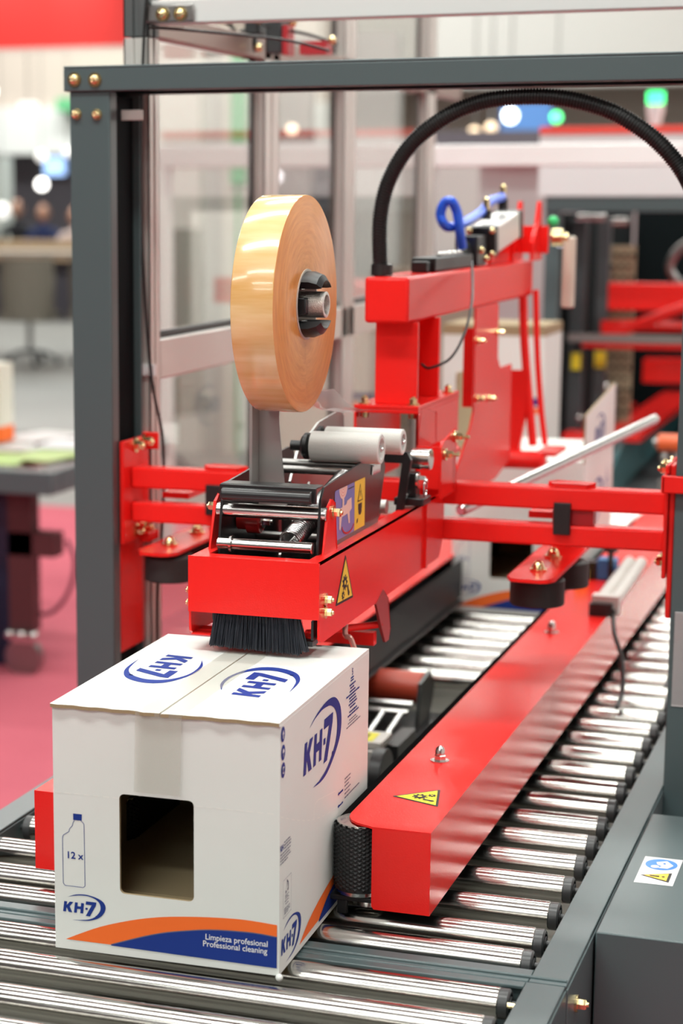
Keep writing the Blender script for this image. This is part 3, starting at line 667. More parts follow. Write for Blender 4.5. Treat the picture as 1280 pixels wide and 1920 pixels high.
# ================================================================== TAPING HEAD
th = thing('taping_head', 'red box shaped taping head with black brush pressing on the carton', 'taping head', (XC, 2.55, 1.06))
xl, xr = -.8635, -.6925; y0 = 2.300; t = .0028
m = MB()
m.box(xl, xr, y0, y0+t, 1.0925, 1.1635)                                    # front
for a, s in ((xl, 1), (xr-t, 1)):                                          # long side plates, lower edge drops behind the front
    m.prism([(y0+t, 1.1635), (y0+t, 1.075), (y0+.004, 1.067), (y0+.012, 1.0622), (y0+.020, 1.0615), (2.835, 1.0655), (2.835, 1.1635)], (a, 0, 0), Y, Z, t)
m.box(xl, xl+.020, y0+t, 2.90, 1.1607, 1.1635); m.box(xr-.020, xr, y0+t, 2.90, 1.1607, 1.1635); m.box(xl+.02, xr-.02, y0+t, y0+.024, 1.1607, 1.1635)
m.box(xr-t, xr+.004, 2.831, 2.840, 1.0655, 1.166)
m.prism([(2.840, 1.1635), (2.840, 1.066), (2.93, 1.066), (2.957, 1.10), (2.957, 1.1635)], (xr-t, 0, 0), Y, Z, t)
m.prism([(2.840, 1.1635), (2.840, 1.066), (2.93, 1.066), (2.957, 1.10), (2.957, 1.1635)], (xl, 0, 0), Y, Z, t)
m.box(xl+t, xr-t, 2.328, 2.350, 1.0625, 1.0645); m.box(xl+t, xl+.028, 2.3035, 2.328, 1.0625, 1.0640)                           # lower folded lip
m.build('housing', RED, th, bevel=.0014)
for bx, s in ((xr, 1), (xl, -1)):
    for bz in (1.1145, 1.0985):
        m = MB(); hexbolt(m, (bx, 2.3245, bz), X*s, .0052, .0095); m.build('housing_bolt', BRASS, th)
m = MB(); tri_label(m, [(xr, 2.408, 1.1545), (xr, 2.372, 1.0965), (xr, 2.452, 1.0935)], X)
tag(m.build('warning_label', [YEL, INKK], th, smooth=False), 'yellow triangle warning label with cog wheels on the side', None)
# brush
m = MB(); m.box(-.834, -.722, 2.308, 2.318, 1.082, 1.106); br = m.build('brush', BLACK, th)
m = MB()
for k in range(1500):
    u = random.random(); x0 = -.832+.108*u; spread = (u-.5)*.012; yb = 2.306+random.random()*.016
    zt3 = 1.094; zb = 1.0485+random.random()*.004 - (.004*u)
    x1 = x0+spread+random.uniform(-.002, .002); y1 = yb-.004+random.uniform(-.003, .003); r_ = .00033
    a = random.random()*PI; dx, dy = r_*math.cos(a), r_*math.sin(a)
    o = (x0, yb, zt3); q = (x1, y1, zb)
    m.add([(o[0]-r_, o[1], o[2]), (o[0]+r_, o[1]-r_, o[2]), (o[0]+.5*r_, o[1]+r_, o[2]), (q[0]-r_, q[1], q[2]), (q[0]+r_, q[1]-r_, q[2]), (q[0]+.5*r_, q[1]+r_, q[2])], [(0, 1, 4, 3), (1, 2, 5, 4), (2, 0, 3, 5)])
for k in range(60):
    x0 = -.726+random.random()*.004; x1 = x0+random.uniform(.003, .016); yb = 2.31+random.random()*.01
    m.add([(x0-.0003, yb, 1.094), (x0+.0003, yb, 1.094), (x1+.0003, yb-.006, 1.050), (x1-.0003, yb-.006, 1.050)], [(0, 1, 2, 3)])
tag(m.build('bristles', BRUSHM, br, smooth=False), None, None, kind='stuff')
m = MB(); m.prism([(2.312, 1.064), (2.312, 1.088), (2.330, 1.090), (2.345, 1.080), (2.360, 1.064)], (-.706, 0, 0), Y, Z, .003); m.box(-.724, -.704, 2.312, 2.335, 1.056, 1.0625); m.build('inner_lever', BLACK, th)
# inner cassette
for a in (-.842, -.712):
    cs = MB(); cs.prism([(2.366, 1.232), (2.380, 1.246), (2.640, 1.262), (2.662, 1.255), (2.672, 1.235), (2.640, 1.170), (2.600, 1.09), (2.350, 1.09), (2.356, 1.18)], (a-.0015 if a > -.8 else a-.0015, 0, 0), Y, Z, .003); cs.build('cassette_side_plate', BLKMET, th, bevel=.0008)
m = MB(); m.box(-.8405, -.7135, 2.352, 2.357, 1.228, 1.248); m.rcyl((-.836, 2.350, 1.236), (-.7175, 2.350, 1.236), .0085); m.box(-.8405, -.7135, 2.357, 2.385, 1.2465, 1.2485); m.build('front_roller', BLKMET, th, bevel=.0008)
MB().rcyl((-.850, 2.372, 1.2125), (-.704, 2.372, 1.2125), .0092).build('chrome_bar', STEEL, th)
for q, s in ((-.8545, -1), (-.7045, 1)):
    m = MB(); m.prism([(2.352, 1.158), (2.374, 1.222), (2.388, 1.230), (2.402, 1.224), (2.412, 1.160)], (q-.0013, 0, 0), Y, Z, .0026); m.build('red_ear', RED, th, bevel=.0008)
for q, s in ((-.8560, -1), (-.7030, 1)):
    m = MB(); hexbolt(m, (q, 2.388, 1.2135), X*s, .0058, .011); m.build('ear_bolt', BRASS, th)
m = MB(); m.rcyl((-.840, 2.345, 1.1735), (-.7145, 2.345, 1.1735), .0075); m.lathe((-.823, 2.345, 1.1735), X, [(0, .011), (.003, .011)], 20); m.build('spring_rod', STEEL, th)
for q in ((2.455, 1.20), (2.50, 1.16), (2.54, 1.2445), (2.572, 1.2490)):
    MB().rcyl((-.840, q[0], q[1]), (-.7145, q[0], q[1]), .0055).build('cross_rod', DSTEEL, th)
m = MB(); m.lathe((-.838, 2.42, 1.192), X, [(0, .012), (.014, .012), (.014, .0165), (.029, .0165), (.031, .0155), (.031, .005)], 28); tag(m.build('red_roller', MAROON, th), None, None)
m = MB(); hexbolt(m, (-.807, 2.42, 1.192), X, .006, .012); m.build('roller_bolt', STEEL, th)
# tension spring
pa, pb = Vector((-.7515, 2.350, 1.174)), Vector((-.724, 2.545, 1.243))
d = (pb-pa).normalized(); a = d.orthogonal().normalized(); b = d.cross(a); L = (pb-pa).length
pts = [pa]; N = 46; R_ = .0138; s0, s1 = .009, L-.02
for i in range(N*14+1):
    u = i/(N*14); g = 2*PI*N*u; pts.append(pa + d*(s0+(s1-s0)*u) + (a*math.cos(g)+b*math.sin(g))*R_)
pts.append(pb)
m = MB(); m.tube(pts, .0013, 6); m.build('tension_spring', mat('spring_wire', (.62, .62, .62), .25, 1), th)
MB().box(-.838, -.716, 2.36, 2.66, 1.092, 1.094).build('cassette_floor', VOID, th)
m = MB(); m.prism([(2.47, 1.11), (2.60, 1.11), (2.60, 1.22), (2.47, 1.14)], (-.80, 0, 0), Y, Z, .003); m.box(-.838, -.716, 2.60, 2.603, 1.10, 1.20); m.build('inner_plate', DSTEEL, th)
# threading diagram sticker
m = MB(); xs = -.7105
m.sheet(rrect(2.424, 2.517, 1.1695, 1.2350, .004), (xs+.0004, 0, 0), Y, Z, 0)
m.sheet(rrect(2.516, 2.567, 1.1695, 1.2350, .001), (xs+.0004, 0, 0), Y, Z, 1)
for rr2, mm in ((.015, 4), (.0115, 5), (.0105, 4), (.0075, 5), (.0065, 4), (.0035, 5), (.0025, 4)):
    m.sheet([(2.462+rr2*1.25*math.cos(k*PI/12), 1.2350-rr2*math.sin(k*PI/12)) for k in range(13)], (xs+.0006+.0001*(.016-rr2)*60, 0, 0), Y, Z, mm)
m.sheet([(2.458, 1.2205), (2.466, 1.2205), (2.466, 1.2100), (2.458, 1.2100)][::-1], (xs+.0008, 0, 0), Y, Z, 4)
m.sheet([(2.444, 1.2090), (2.476, 1.2110), (2.480, 1.2150), (2.500, 1.2170), (2.502, 1.2020), (2.492, 1.1990), (2.494, 1.1840), (2.488, 1.1840), (2.482, 1.1980), (2.456, 1.1970), (2.450, 1.1800), (2.444, 1.1830)], (xs+.0008, 0, 0), Y, Z, 4)
m.sheet([(2.484, 1.2290), (2.512, 1.2290), (2.512, 1.2305), (2.484, 1.2305)], (xs+.0008, 0, 0), Y, Z, 3)
ar = [(2.486+.030*math.cos(g), 1.1865+.0145*math.sin(g)) for g in [PI*1.05+k*.28 for k in range(10)]]
for i in range(len(ar)-1):
    a_, b_ = Vector((*ar[i], 0)), Vector((*ar[i+1], 0)); n = (b_-a_).normalized().cross(Z)*.0014; m.sheet([(p.x, p.y) for p in (a_+n, b_+n, b_-n, a_-n)], (xs+.001, 0, 0), Y, Z, 2)
m.sheet([(2.530, 1.2060), (2.556, 1.2060), (2.543, 1.2300)], (xs+.0006, 0, 0), Y, Z, 3); m.sheet([(2.5335, 1.2075), (2.5525, 1.2075), (2.543, 1.2265)], (xs+.0008, 0, 0), Y, Z, 1)
m.sheet([(2.542, 1.2120), (2.544, 1.2120), (2.5445, 1.2200), (2.5415, 1.2200)], (xs+.001, 0, 0), Y, Z, 3)
m.sheet([(2.534, 1.2030), (2.552, 1.2030), (2.552, 1.1950), (2.534, 1.1950)], (xs+.0006, 0, 0), Y, Z, 3); m.sheet(circ(2.543, 1.1930, .008, .0055, 14), (xs+.0007, 0, 0), Y, Z, 3)
m.sheet([(2.528, 1.1830), (2.534, 1.1845), (2.532, 1.1790), (2.526, 1.1775)], (xs+.0006, 0, 0), Y, Z, 3)
tag(m.build('threading_sticker', [LVIO, YEL, MAROON, INKK, PEACH, mat('light_red_ink', (.75, .25, .22), .5)], th, smooth=False), 'blue and yellow threading diagram sticker', None)
m = MB()
m.tube(smooth_path([(-.7095, 2.600+.003*i, 1.2395+(.006 if i % 2 else -.006)) for i in range(14)], 4), .0015, 6); m.build('slot_spring', STEEL, th)
# tape reel arm
m = MB(); m.box(-.8235, -.8195, 2.418, 2.448, 1.22, 1.500); m.prism([(-.8195, 1.20), (-.780, 1.20), (-.7875, 1.262), (-.7925, 1.32), (-.7925, 1.42), (-.8195, 1.48)], (0, 2.448, 0), X, Z, .003)
m.build('reel_arm', mat('gunmetal_plate', (.42, .42, .40), .3, .5, bump=(50, .1, .0006)), th, bevel=.0012)
ry, rz = 2.434, 1.4705
m = MB(); m.lathe((-.819, ry, rz), X, [(0, .0165), (.092, .0165), (.0925, .0155), (.0925, .0125), (.070, .0125), (.070, .0)], 36); m.build('knurled_hub', KNURL, th)
m = MB(); m.box(-.815, -.747, ry-.0285, ry-.0105, rz-.012, rz+.009); m.box(-.7475, -.7455, ry-.0285, ry-.0175, rz-.010, rz+.008); m.build('hub_jaw', BLACK, th, bevel=.0015)
for s in (1, -1):
    m = MB(); pf = []
    for g in range(-4, 5):
        an = PI/2*s + g*.20; pf.append((math.cos(an), math.sin(an)))
    def ring(r_, x): return [(x, ry+r_*c, rz+r_*q) for c, q in pf]
    ro_, ri_ = .0415, .029; n9 = len(pf)
    secs = [(-.815, ro_, ri_), (-.742, ro_, ri_), (-.732, ro_-.004, ri_), (-.727, ro_-.011, ri_+.001)]
    vs = []
    for x_, a_, b_ in secs: vs += ring(a_, x_) + ring(b_, x_)
    fs = []
    for i in range(len(secs)-1):
        A, B = i*2*n9, (i+1)*2*n9
        for k in range(n9-1): fs.append((A+k, A+k+1, B+k+1, B+k)); fs.append((A+n9+k, B+n9+k, B+n9+k+1, A+n9+k+1))
        fs.append((A, B, B+n9, A+n9)); fs.append((A+n9-1, A+2*n9-1, B+2*n9-1, B+n9-1))
    for k in range(n9-1): A = (len(secs)-1)*2*n9; fs.append((A+k, A+k+1, A+n9+k+1, A+n9+k))
    m.add(vs, fs); m.build('hub_jaw', BLACK, th)
m = MB(); m.box(-.815, -.756, ry-.012, ry+.012, rz-.034, rz-.020); m.box(-.815, -.756, ry-.012, ry+.012, rz+.019, rz+.029); m.lathe((-.748, ry-.006, rz-.0265), -Y, [(0, .004), (.006, .004)], 12); m.build('hub_block', STEEL, th)
m = MB(); m.lathe((-.8265, ry, rz), X, [(0, .05), (.004, .05), (.004, .02)], 40); m.build('reel_flange', BLKMET, th)
# guide rollers behind the roll and their plate
m = MB(); m.prism([(2.560, 1.225), (2.590, 1.262), (2.690, 1.292), (2.790, 1.299), (2.812, 1.290), (2.830, 1.165), (2.60, 1.165)], (-.8150, 0, 0), Y, Z, .003); m.build('guide_plate', MATS['gunmetal_plate'], th, bevel=.0008)
def white_roller(x0, x1, y, z, r_):
    m = MB(); m.lathe((x0, y, z), X, [(0, r_-.001), (.001, r_), (x1-x0-.001, r_), (x1-x0, r_-.0015), (x1-x0, r_-.006), (x1-x0-.010, .008), (x1-x0-.010, 0)], 40); o = m.build('guide_roller', NYLON, th)
    m = MB(); m.cyl((-.812, y, z), (x0, y, z), .007); m.lathe((x0-.014, y, z), X, [(0, .013), (.004, .018), (.009, .018), (.012, .013)], 28); m.build('roller_bearing', BLACK, o)
    m = MB(); hexbolt(m, (x1-.010, y, z), X, .0055, .010); m.build('roller_nut', STEEL, o)
white_roller(-.782, -.686, 2.560, 1.2745, .0205); white_roller(-.782, -.673, 2.625, 1.2770, .0175)
# support bracket towards the column
m = MB(); m.box(-.792, -.700, 2.765, 2.775, 1.229, 1.246); m.prism([(-.721, 1.118), (-.712, 1.118), (-.694, 1.236), (-.700, 1.246), (-.706, 1.240)], (0, 2.76, 0), X, Z, .008); m.build('lever', BLACK, th, bevel=.001)
m = MB(); m.rcyl((-.704, 2.80, 1.232), (-.676, 2.80, 1.232), .0155, .001); m.build('chrome_sleeve', STEEL, th)
m = MB(); m.box(-.711, -.692, 2.775, 2.80, 1.178, 1.214); m.box(-.722, -.678, 2.765, 2.81, 1.168, 1.179); m.build('clamp_block', BLACK, th, bevel=.0015)
m = MB(); hexbolt(m, (-.692, 2.782, 1.203), X, .0075, .012); m.tube([(-.680+.0, 2.782+.008*math.cos(g), 1.192+.012*math.sin(g)) for g in [k*.5 for k in range(13)]], .0012, 6); m.lathe((-.706, 2.768, 1.178), Z, [(0, .004), (.006, .006), (.010, .003)], 12); m.build('adjusting_bolt', STEEL, th)
m = MB(); m.lathe((-.7380, 2.72, 1.172), X, [(0, .0165), (.006, .0165), (.006, .010), (.018, .010)], 30); m.build('knurled_wheel', KNURL, th)
# trigger under the head
m = MB(); m.prism([(2.565, 1.062), (2.60, 1.076), (2.625, 1.060), (2.640, 1.015), (2.632, 1.000), (2.615, 1.000), (2.595, 1.020)], (-.694, 0, 0), Y, Z, .003); m.build('lower_lug', mat('dark_red_plate', (.30, .03, .03), .35), th, bevel=.0006)
m = MB(); m.rcyl((-.770, 2.50, 1.030), (-.694, 2.60, 1.028), .005); m.box(-.775, -.700, 2.585, 2.60, 1.000, 1.018); m.build('lower_crossbar', RED, th)
m = MB(); m.tube(smooth_path([(-.716, 2.50, 1.050), (-.713, 2.49, 1.034), (-.706, 2.49, 1.030), (-.700, 2.49, 1.016), (-.690, 2.49, 0.994)], 4), .0038, 8); m.build('knife_lever', mat('copper_pink_lever', (.75, .42, .36), .35, .6), th)

# tape roll on the hub
tr = thing('tape_roll', 'large amber roll of clear packing tape on the reel above the taping head', 'tape roll', (-.7805, ry, rz))
m = MB(); p = (-.8080, ry, rz); R1, R0 = .1365, .0445
m.lathe(p, X, [(.0, R0), (.0, R1-.0018), (.0006, R1-.0006), (.0018, R1), (.0532, R1), (.0544, R1-.0006), (.055, R1-.0018), (.055, R0)], 160, 0, close=True)
o = m.build('wound_tape', [TAPEROLL, TREAD], tr, org=(-.7805, ry, rz))
me = o.data
for pl in me.polygons:
    c = pl.center; rr3 = math.hypot(c.y, c.z)
    if rr3 > R1-.0009: pl.material_index = 1
m = MB(); m.lathe(p, X, [(-.0008, R0-.0028), (-.0008, R0), (.0562, R0), (.0562, R0-.0028)], 80, close=True); m.build('core', mat('grey_card_core', (.55, .50, .44), .6), tr)
# web of tape leaving the roll
m = MB(); n = 10
A = [Vector((-.806, 2.566, 1.352)), Vector((-.806, 2.66, 1.315)), Vector((-.806, 2.745, 1.3075))]; Bp = [Vector((-.755, 2.566, 1.352)), Vector((-.752, 2.66, 1.318)), Vector((-.735, 2.745, 1.3075))]
A = smooth_path(A, 6); Bp = smooth_path(Bp, 6); vs = []; fs = []
for a_, b_ in zip(A, Bp): vs += [a_, (a_+b_)/2 + Vector((0, -.003, -.004)), b_]
for i in range(len(A)-1):
    for k in range(2): fs.append((3*i+k, 3*i+k+1, 3*i+k+4, 3*i+k+3))
m.add(vs, fs); m.build('loose_tape_web', FILM, tr)

# ================================================================== BOOM, COLUMN AND FLAP CLOSER
bm = thing('red_boom', 'red steel boom on a bolted column with pneumatic flap closer', 'machine boom', (XC, 3.2, 1.18))
m = MB(); m.box(-.8125, -.7440, 2.918, 3.885, 1.4185, 1.4875); m.build('beam', RED, bm, bevel=.0055, seg=3)
m = MB(); m.box(-.8040, -.7380, 2.955, 2.963, 1.2945, 1.4185); m.box(-.8040, -.7380, 3.092, 3.104, 1.2945, 1.4185); m.box(-.790, -.784, 2.963, 3.092, 1.2945, 1.4185); m.build('column', RED, bm, bevel=.001)
m = MB(); m.box(-.8285, -.7280, 2.925, 3.200, 1.2890, 1.2945); m.build('flange_plate', RED, bm, bevel=.0008)
m = MB(); m.box(-.8285, -.7280, 2.925, 3.200, 1.2830, 1.2885); m.build('flange_plate', RED, bm, bevel=.0008)
for bx, by in ((-.817, 2.945), (-.741, 2.945), (-.739, 3.165), (-.817, 3.165)):
    m = MB(); hexbolt(m, (bx, by, 1.2945), Z, .0062, .010); m.lathe((bx, by, 1.283), -Z, [(0, .0095), (.0015, .0095), (.0015, .0068), (.009, .0068)], 18); m.build('flange_bolt', BRASS, bm)
m = MB(); m.box(-.7315, -.7280, 2.925, 3.195, 1.2000, 1.2830); m.box(-.7315, -.7280, 2.925, 2.929, 1.165, 1.2830); m.box(-.8285, -.825, 2.925, 3.195, 1.165, 1.2830)
m.prism([(-.728, 1.2260), (-.706, 1.2370), (-.684, 1.2240), (-.684, 1.2180), (-.728, 1.2180)], (0, 2.97, 0), X, Z, -.05)
m.prism([(2.850, 1.168), (2.850, 1.243), (2.862, 1.250), (2.94, 1.262), (2.945, 1.168)], (-.6760, 0, 0), Y, Z, .0035)
m.prism([(2.93, 1.168), (2.93, 1.262), (2.95, 1.290), (3.04, 1.275), (3.05, 1.168)], (-.7315, 0, 0), Y, Z, .0035)
m.box(-.7315, -.6725, 2.925, 2.930, 1.17, 1.235)
m.build('lower_bracket', RED, bm, bevel=.001)
for q in ((-.6720, 2.865, 1.232), (-.6720, 2.93, 1.251)):
    m = MB(); hexbolt(m, q, X, .0058, .012); m.lathe((q[0]+.012, q[1], q[2]), X, [(0, .003), (.010, .003)], 10); m.build('bracket_bolt', BRASS, bm)
# flap closer plate
m = MB(); m.prism([(3.385, 1.4185), (3.570, 1.4185), (3.575, 1.32), (3.600, 1.300), (3.700, 1.300), (3.705, 1.120), (3.58, 1.100), (3.24, 1.100), (3.24, 1.140), (3.363, 1.215), (3.385, 1.24)], (-.7475, 0, 0), Y, Z, .0035)
m.box(-.7620, -.7440, 3.3720, 3.3760, 1.250, 1.385); m.build('closer_plate', RED, bm, bevel=.0008)
for q in ((3.40, 1.362), (3.56, 1.367), (3.50, 1.254), (3.405, 1.262)):
    m = MB(); hexbolt(m, (-.744, q[0], q[1]), X, .0045, .012); m.build('plate_bolt', BRASS, bm)
m = MB(); m.tube(smooth_path([(-.757, 3.85, 1.450), (-.752, 3.85, 1.35), (-.742, 3.85, 1.25), (-.728, 3.85, 1.13)], 6), .0085, 8)
m.tube(smooth_path([(-.735, 3.87, 1.430), (-.728, 3.87, 1.3), (-.718, 3.87, 1.2), (-.708, 3.87, 1.13)], 6), .006, 8); m.build('closer_arm', RED, bm)
m = MB(); 
cv = sm2([(-.780, 1.275), (-.788, 1.22), (-.795, 1.17), (-.790, 1.12)], 4) + sm2([(-.755, 1.115), (-.748, 1.15), (-.742, 1.20), (-.740, 1.275)], 4)
m.prism(cv, (0, 3.84, 0), X, Z, -.012); m.build('curved_guide', RED, bm, bevel=.002)
m = MB(); m.rcyl((-.815, 3.84, 1.103), (-.700, 3.84, 1.103), .018, .008, 28); m.box(-.72, -.68, 3.83, 3.95, 1.112, 1.120); m.build('kicker_foot', RED, bm)
m = MB(); 
for xx in (-.772, -.735): m.prism([(3.80, 1.4875), (3.80, 1.520), (3.84, 1.555), (3.86, 1.598), (3.878, 1.598), (3.885, 1.550), (3.885, 1.4875)], (xx, 0, 0), Y, Z, .006)
m.prism(sm2([(3.62, 0), (3.66, .045), (3.74, .062), (3.80, .05)], 4)+[(3.80, .0)], (-.779, 0, 1.4875), Y, Z, .008); m.box(-.772, -.712, 3.86, 3.866, 1.50, 1.552); m.build('pivot_bracket', RED, bm, bevel=.001)
m = MB(); m.rcyl((-.712, 3.90, 1.530), (-.690, 3.90, 1.530), .016); m.rcyl((-.690, 3.90, 1.530), (-.680, 3.90, 1.530), .008); tag(m.build('regulator', BRASS, bm), None, None)
m = MB(); m.sphere((-.707, 3.88, 1.560), .011); m.build('green_cap', GREENP, bm)
m = MB(); m.rcyl((-.695, 4.0, 1.53), (-.695, 4.0, 1.39), .013, .003); m.build('cream_damper', mat('cream_tube', (.62, .56, .46), .5), bm)
# pneumatic cylinder, valves, tubes
Mx = Matrix.Translation((-.765, 3.63, 1.543)) @ Matrix.Rotation(math.radians(7), 4, 'X')
m = MB(); m.box(-.024, .024, -.10, .10, -.024, .024, 0, Mx); cy = m.build('air_cylinder', ALU, bm, bevel=.003)
for a_, b_ in ((-.125, -.10), (.10, .118)): m = MB(); m.box(-.026, .026, a_, b_, -.026, .026, 0, Mx); m.build('cylinder_head', BLACK, cy, bevel=.002)
for q in [Mx @ Vector(q) for q in ((-.02, -.126, .02), (.02, -.126, .02), (-.02, -.126, -.02), (.02, -.126, -.02))] + [(-.750, 3.48, 1.50), (-.750, 3.44, 1.515), (-.79, 3.44, 1.51), (-.79, 3.48, 1.50)]:
    m = MB(); m.sphere(q, .0062); m.build('brass_fitting', BRASS, bm)
for (q, h) in (((-.768, 3.56, 1.566), .034), ((-.768, 3.70, 1.582), .042)):
    m = MB(); m.cyl(q, (q[0], q[1], q[2]+h*.5), .009, 12); f_ = m.build('elbow_fitting', BLACK, bm)
    m = MB(); m.cyl((q[0], q[1], q[2]+h*.5), (q[0], q[1], q[2]+h), .006, 12); m.sphere((q[0], q[1], q[2]+h), .006); m.build('flow_screw', BRASS, f_)
m = MB(); m.tube(smooth_path([(-.768, 3.69, 1.606), (-.775, 3.62, 1.598), (-.775, 3.55, 1.580), (-.785, 3.44, 1.560), (-.795, 3.37, 1.556), (-.806, 3.37, 1.575), (-.800, 3.37, 1.595), (-.788, 3.37, 1.598), (-.780, 3.38, 1.58), (-.775, 3.38, 1.55), (-.772, 3.39, 1.520)], 6), .0085, 10); m.build('blue_air_tube', BLUEP, bm)
m = MB(); m.box(-.795, -.755, 3.13, 3.40, 1.4885, 1.510); m.box(-.788, -.762, 3.10, 3.13, 1.4885, 1.505); m.cyl((-.775, 3.40, 1.50), (-.775, 3.44, 1.53), .014, 14); m.box(-.792, -.752, 3.42, 3.49, 1.4885, 1.54); m.build('valve_block', BLACK, bm, bevel=.002)
for k in range(5): m = MB(); m.sphere((-.770, 3.22+k*.035, 1.512), .006); m.build('valve_screw', STEEL, bm)
m = MB(); m.tube(smooth_path([(-.735, 3.30, 1.500), (-.722, 3.25, 1.475), (-.700, 3.15, 1.440), (-.695, 3.08, 1.395), (-.705, 3.03, 1.360), (-.735, 3.02, 1.345), (-.750, 3.03, 1.350)], 8), .0022, 8); m.build('sensor_cable', CABLE, bm)
# corrugated hose
hp = smooth_path([(-.797, 2.960, 1.4885), (-.799, 2.955, 1.518), (-.796, 2.945, 1.581), (-.780, 2.940, 1.636), (-.744, 2.935, 1.686), (-.692, 2.93, 1.722), (-.645, 2.93, 1.740), (-.599, 2.93, 1.7465), (-.537, 2.93, 1.7455), (-.475, 2.93, 1.732), (-.430, 2.93, 1.711), (-.383, 2.93, 1.676), (-.344, 2.925, 1.628), (-.322, 2.88, 1.58), (-.312, 2.86, 1.50), (-.306, 2.86, 1.40), (-.302, 2.87, 1.25)], 24)
# even spacing
acc = [0]
for i in range(1, len(hp)): acc.append(acc[-1]+(hp[i]-hp[i-1]).length)
step = .0011; ev = []; j = 0
for k in range(int(acc[-1]/step)):
    s_ = k*step
    while j < len(acc)-2 and acc[j+1] < s_: j += 1
    ev.append(hp[j].lerp(hp[j+1], (s_-acc[j])/max(1e-9, acc[j+1]-acc[j])))
m = MB(); m.tube(ev, .012, 20, 0, rf=lambda i: (.0105, .0124, .0124, .0105)[i % 4]); m.lathe((-.797, 2.960, 1.4885), Z, [(0, .0165), (.016, .0165), (.017, .013)], 20)
tag(m.build('corrugated_hose', HOSEM), 'black corrugated cable hose arching from the red boom to the right post', 'hose')

# ================================================================== BOTTOM TAPING UNIT between the belts
bt = thing('lower_taping_unit', 'lower taping unit with a red rubber roller sunk between the conveyor rollers', 'taping unit', (-.85, 3.2, .62))
m = MB(); m.lathe((-.950, 3.385, .745), X, [(0, .026), (.003, .029), (.125, .029), (.128, .026)], 40); m.build('red_roller', REDROL, bt)
m = MB(); m.prism([(3.33, .765), (3.40, .775), (3.42, .740), (3.38, .66), (3.30, .64)], (-.8195, 0, 0), Y, Z, .006); m.build('side_plate', BLKMET, bt, bevel=.001)
m = MB(); m.rcyl((-.95, 3.305, .733), (-.822, 3.305, .733), .006); m.rcyl((-.95, 3.27, .727), (-.822, 3.27, .727), .005)
for k in range(4): m.cyl((-.93+k*.032, 3.26, .725), (-.93+k*.032, 3.10, .70), .006, 12)
m.build('cross_rod', STEEL, bt)
m = MB(); m.box(-.95, -.805, 3.03, 3.10, .725, .737); m.box(-.95, -.800, 2.985, 2.99, .69, .735); m.box(-.95, -.80, 2.94, 2.952, .690, .700); m.build('carrier_bar', ALU, bt, bevel=.001)
m = MB(); m.box(-.93, -.822, 3.035, 3.085, .7372, .7380); m.sheet([(0, 0), (.004, 0), (.004, .03), (0, .03)], (-.838, 3.045, .7384), X, Y, 1); tag(m.build('yellow_sticker', [YEL2, INKK], bt, smooth=False), 'bright yellow sticker', None)
m = MB(); m.box(-.955, -.80, 2.55, 3.45, .677, .684); m.rcyl((-.80, 2.97, .70), (-.78, 2.97, .70), .045); m.box(-.815, -.79, 3.08, 3.2, .66, .72); m.build('frame', BLACK, bt)

# diagonal bright rod behind the crossbars
m = MB(); m.rcyl((-.700, 3.10, 1.112), (-.489, 3.80, 1.196), .0095, .003, 20)
tag(m.build('guide_rod', STEEL), 'polished steel guide rod running diagonally behind the red crossbars', 'rod')

# sensor and air cylinder on the right cover
sn = thing('flap_sensor', 'small grey air cylinder with a blue and yellow sensor above the right belt cover', 'sensor', (-.52, 3.8, .872))
m = MB(); m.cyl((-.545, 3.55, .885), (-.548, 3.95, .893), .012, 14); m.cyl((-.522, 3.55, .885), (-.525, 3.95, .893), .012, 14); m.box(-.553, -.505, 3.525, 3.555, .8705, .905); m.build('air_cylinder', ALU, sn)
MB().box(-.555, -.515, 3.51, 3.53, .8705, .893).build('end_block', BLACK, sn); MB().box(-.632, -.600, 3.86, 3.89, .8705, .905).build('sensor_body', BLACK, sn); m = MB(); m.cyl((-.570, 3.85, .8705), (-.570, 3.85, .955), .005, 10); m.cyl((-.570, 3.85, .93), (-.570, 3.85, .955), .014, 14); m.build('knob_stem', BLACK, sn)
m = MB(); m.box(-.598, -.562, 3.86, 3.90, .8705, .911); m.build('blue_sensor', mat('sensor_blue', (.03, .18, .45), .4), sn, bevel=.002)
m = MB(); m.box(-.630, -.608, 3.80, 3.83, .8705, .895); m.build('yellow_block', YEL2, sn)
m = MB(); m.tube(smooth_path([(-.515, 3.53, .880), (-.500, 3.45, .855), (-.478, 3.40, .82), (-.470, 3.36, .775), (-.470, 3.30, .76)], 6), .004, 8)
m.tube(smooth_path([(-.47, 4.02, .93), (-.44, 3.95, .93), (-.43, 3.9, .90), (-.415, 3.75, .86), (-.400, 3.55, .82), (-.397, 3.35, .79)], 6), .003, 8); m.build('sensor_cable', CABLE, sn)

# ================================================================== SAFETY ENCLOSURE (left side and top rails)
en = thing('safety_enclosure', 'aluminium framed clear guard panels along the left side and over the machine', 'guard', (-1.23, 4.0, 0))
EX0, EX1 = -1.248, -1.218
def profile(x0, x1, y0, y1, z0, z1, par, name='profile_post', mt=ALU):
    m = MB(); g = .004; w_ = .010
    dz, dx, dy = z1-z0, x1-x0, y1-y0
    if dz > dx and dz > dy:
        cx, cy_ = (x0+x1)/2, (y0+y1)/2
        m.box(x0+g, x1-g, y0+g, y1-g, z0, z1)
        for a, b in ((x0, cx-w_/2), (cx+w_/2, x1)):
            m.box(a, b, y0, y0+g, z0, z1); m.box(a, b, y1-g, y1, z0, z1)
        for a, b in ((y0, cy_-w_/2), (cy_+w_/2, y1)):
            m.box(x0, x0+g, a, b, z0, z1); m.box(x1-g, x1, a, b, z0, z1)
    else: m.box(x0, x1, y0, y1, z0, z1)
    return m.build(name, mt, par, bevel=.001)
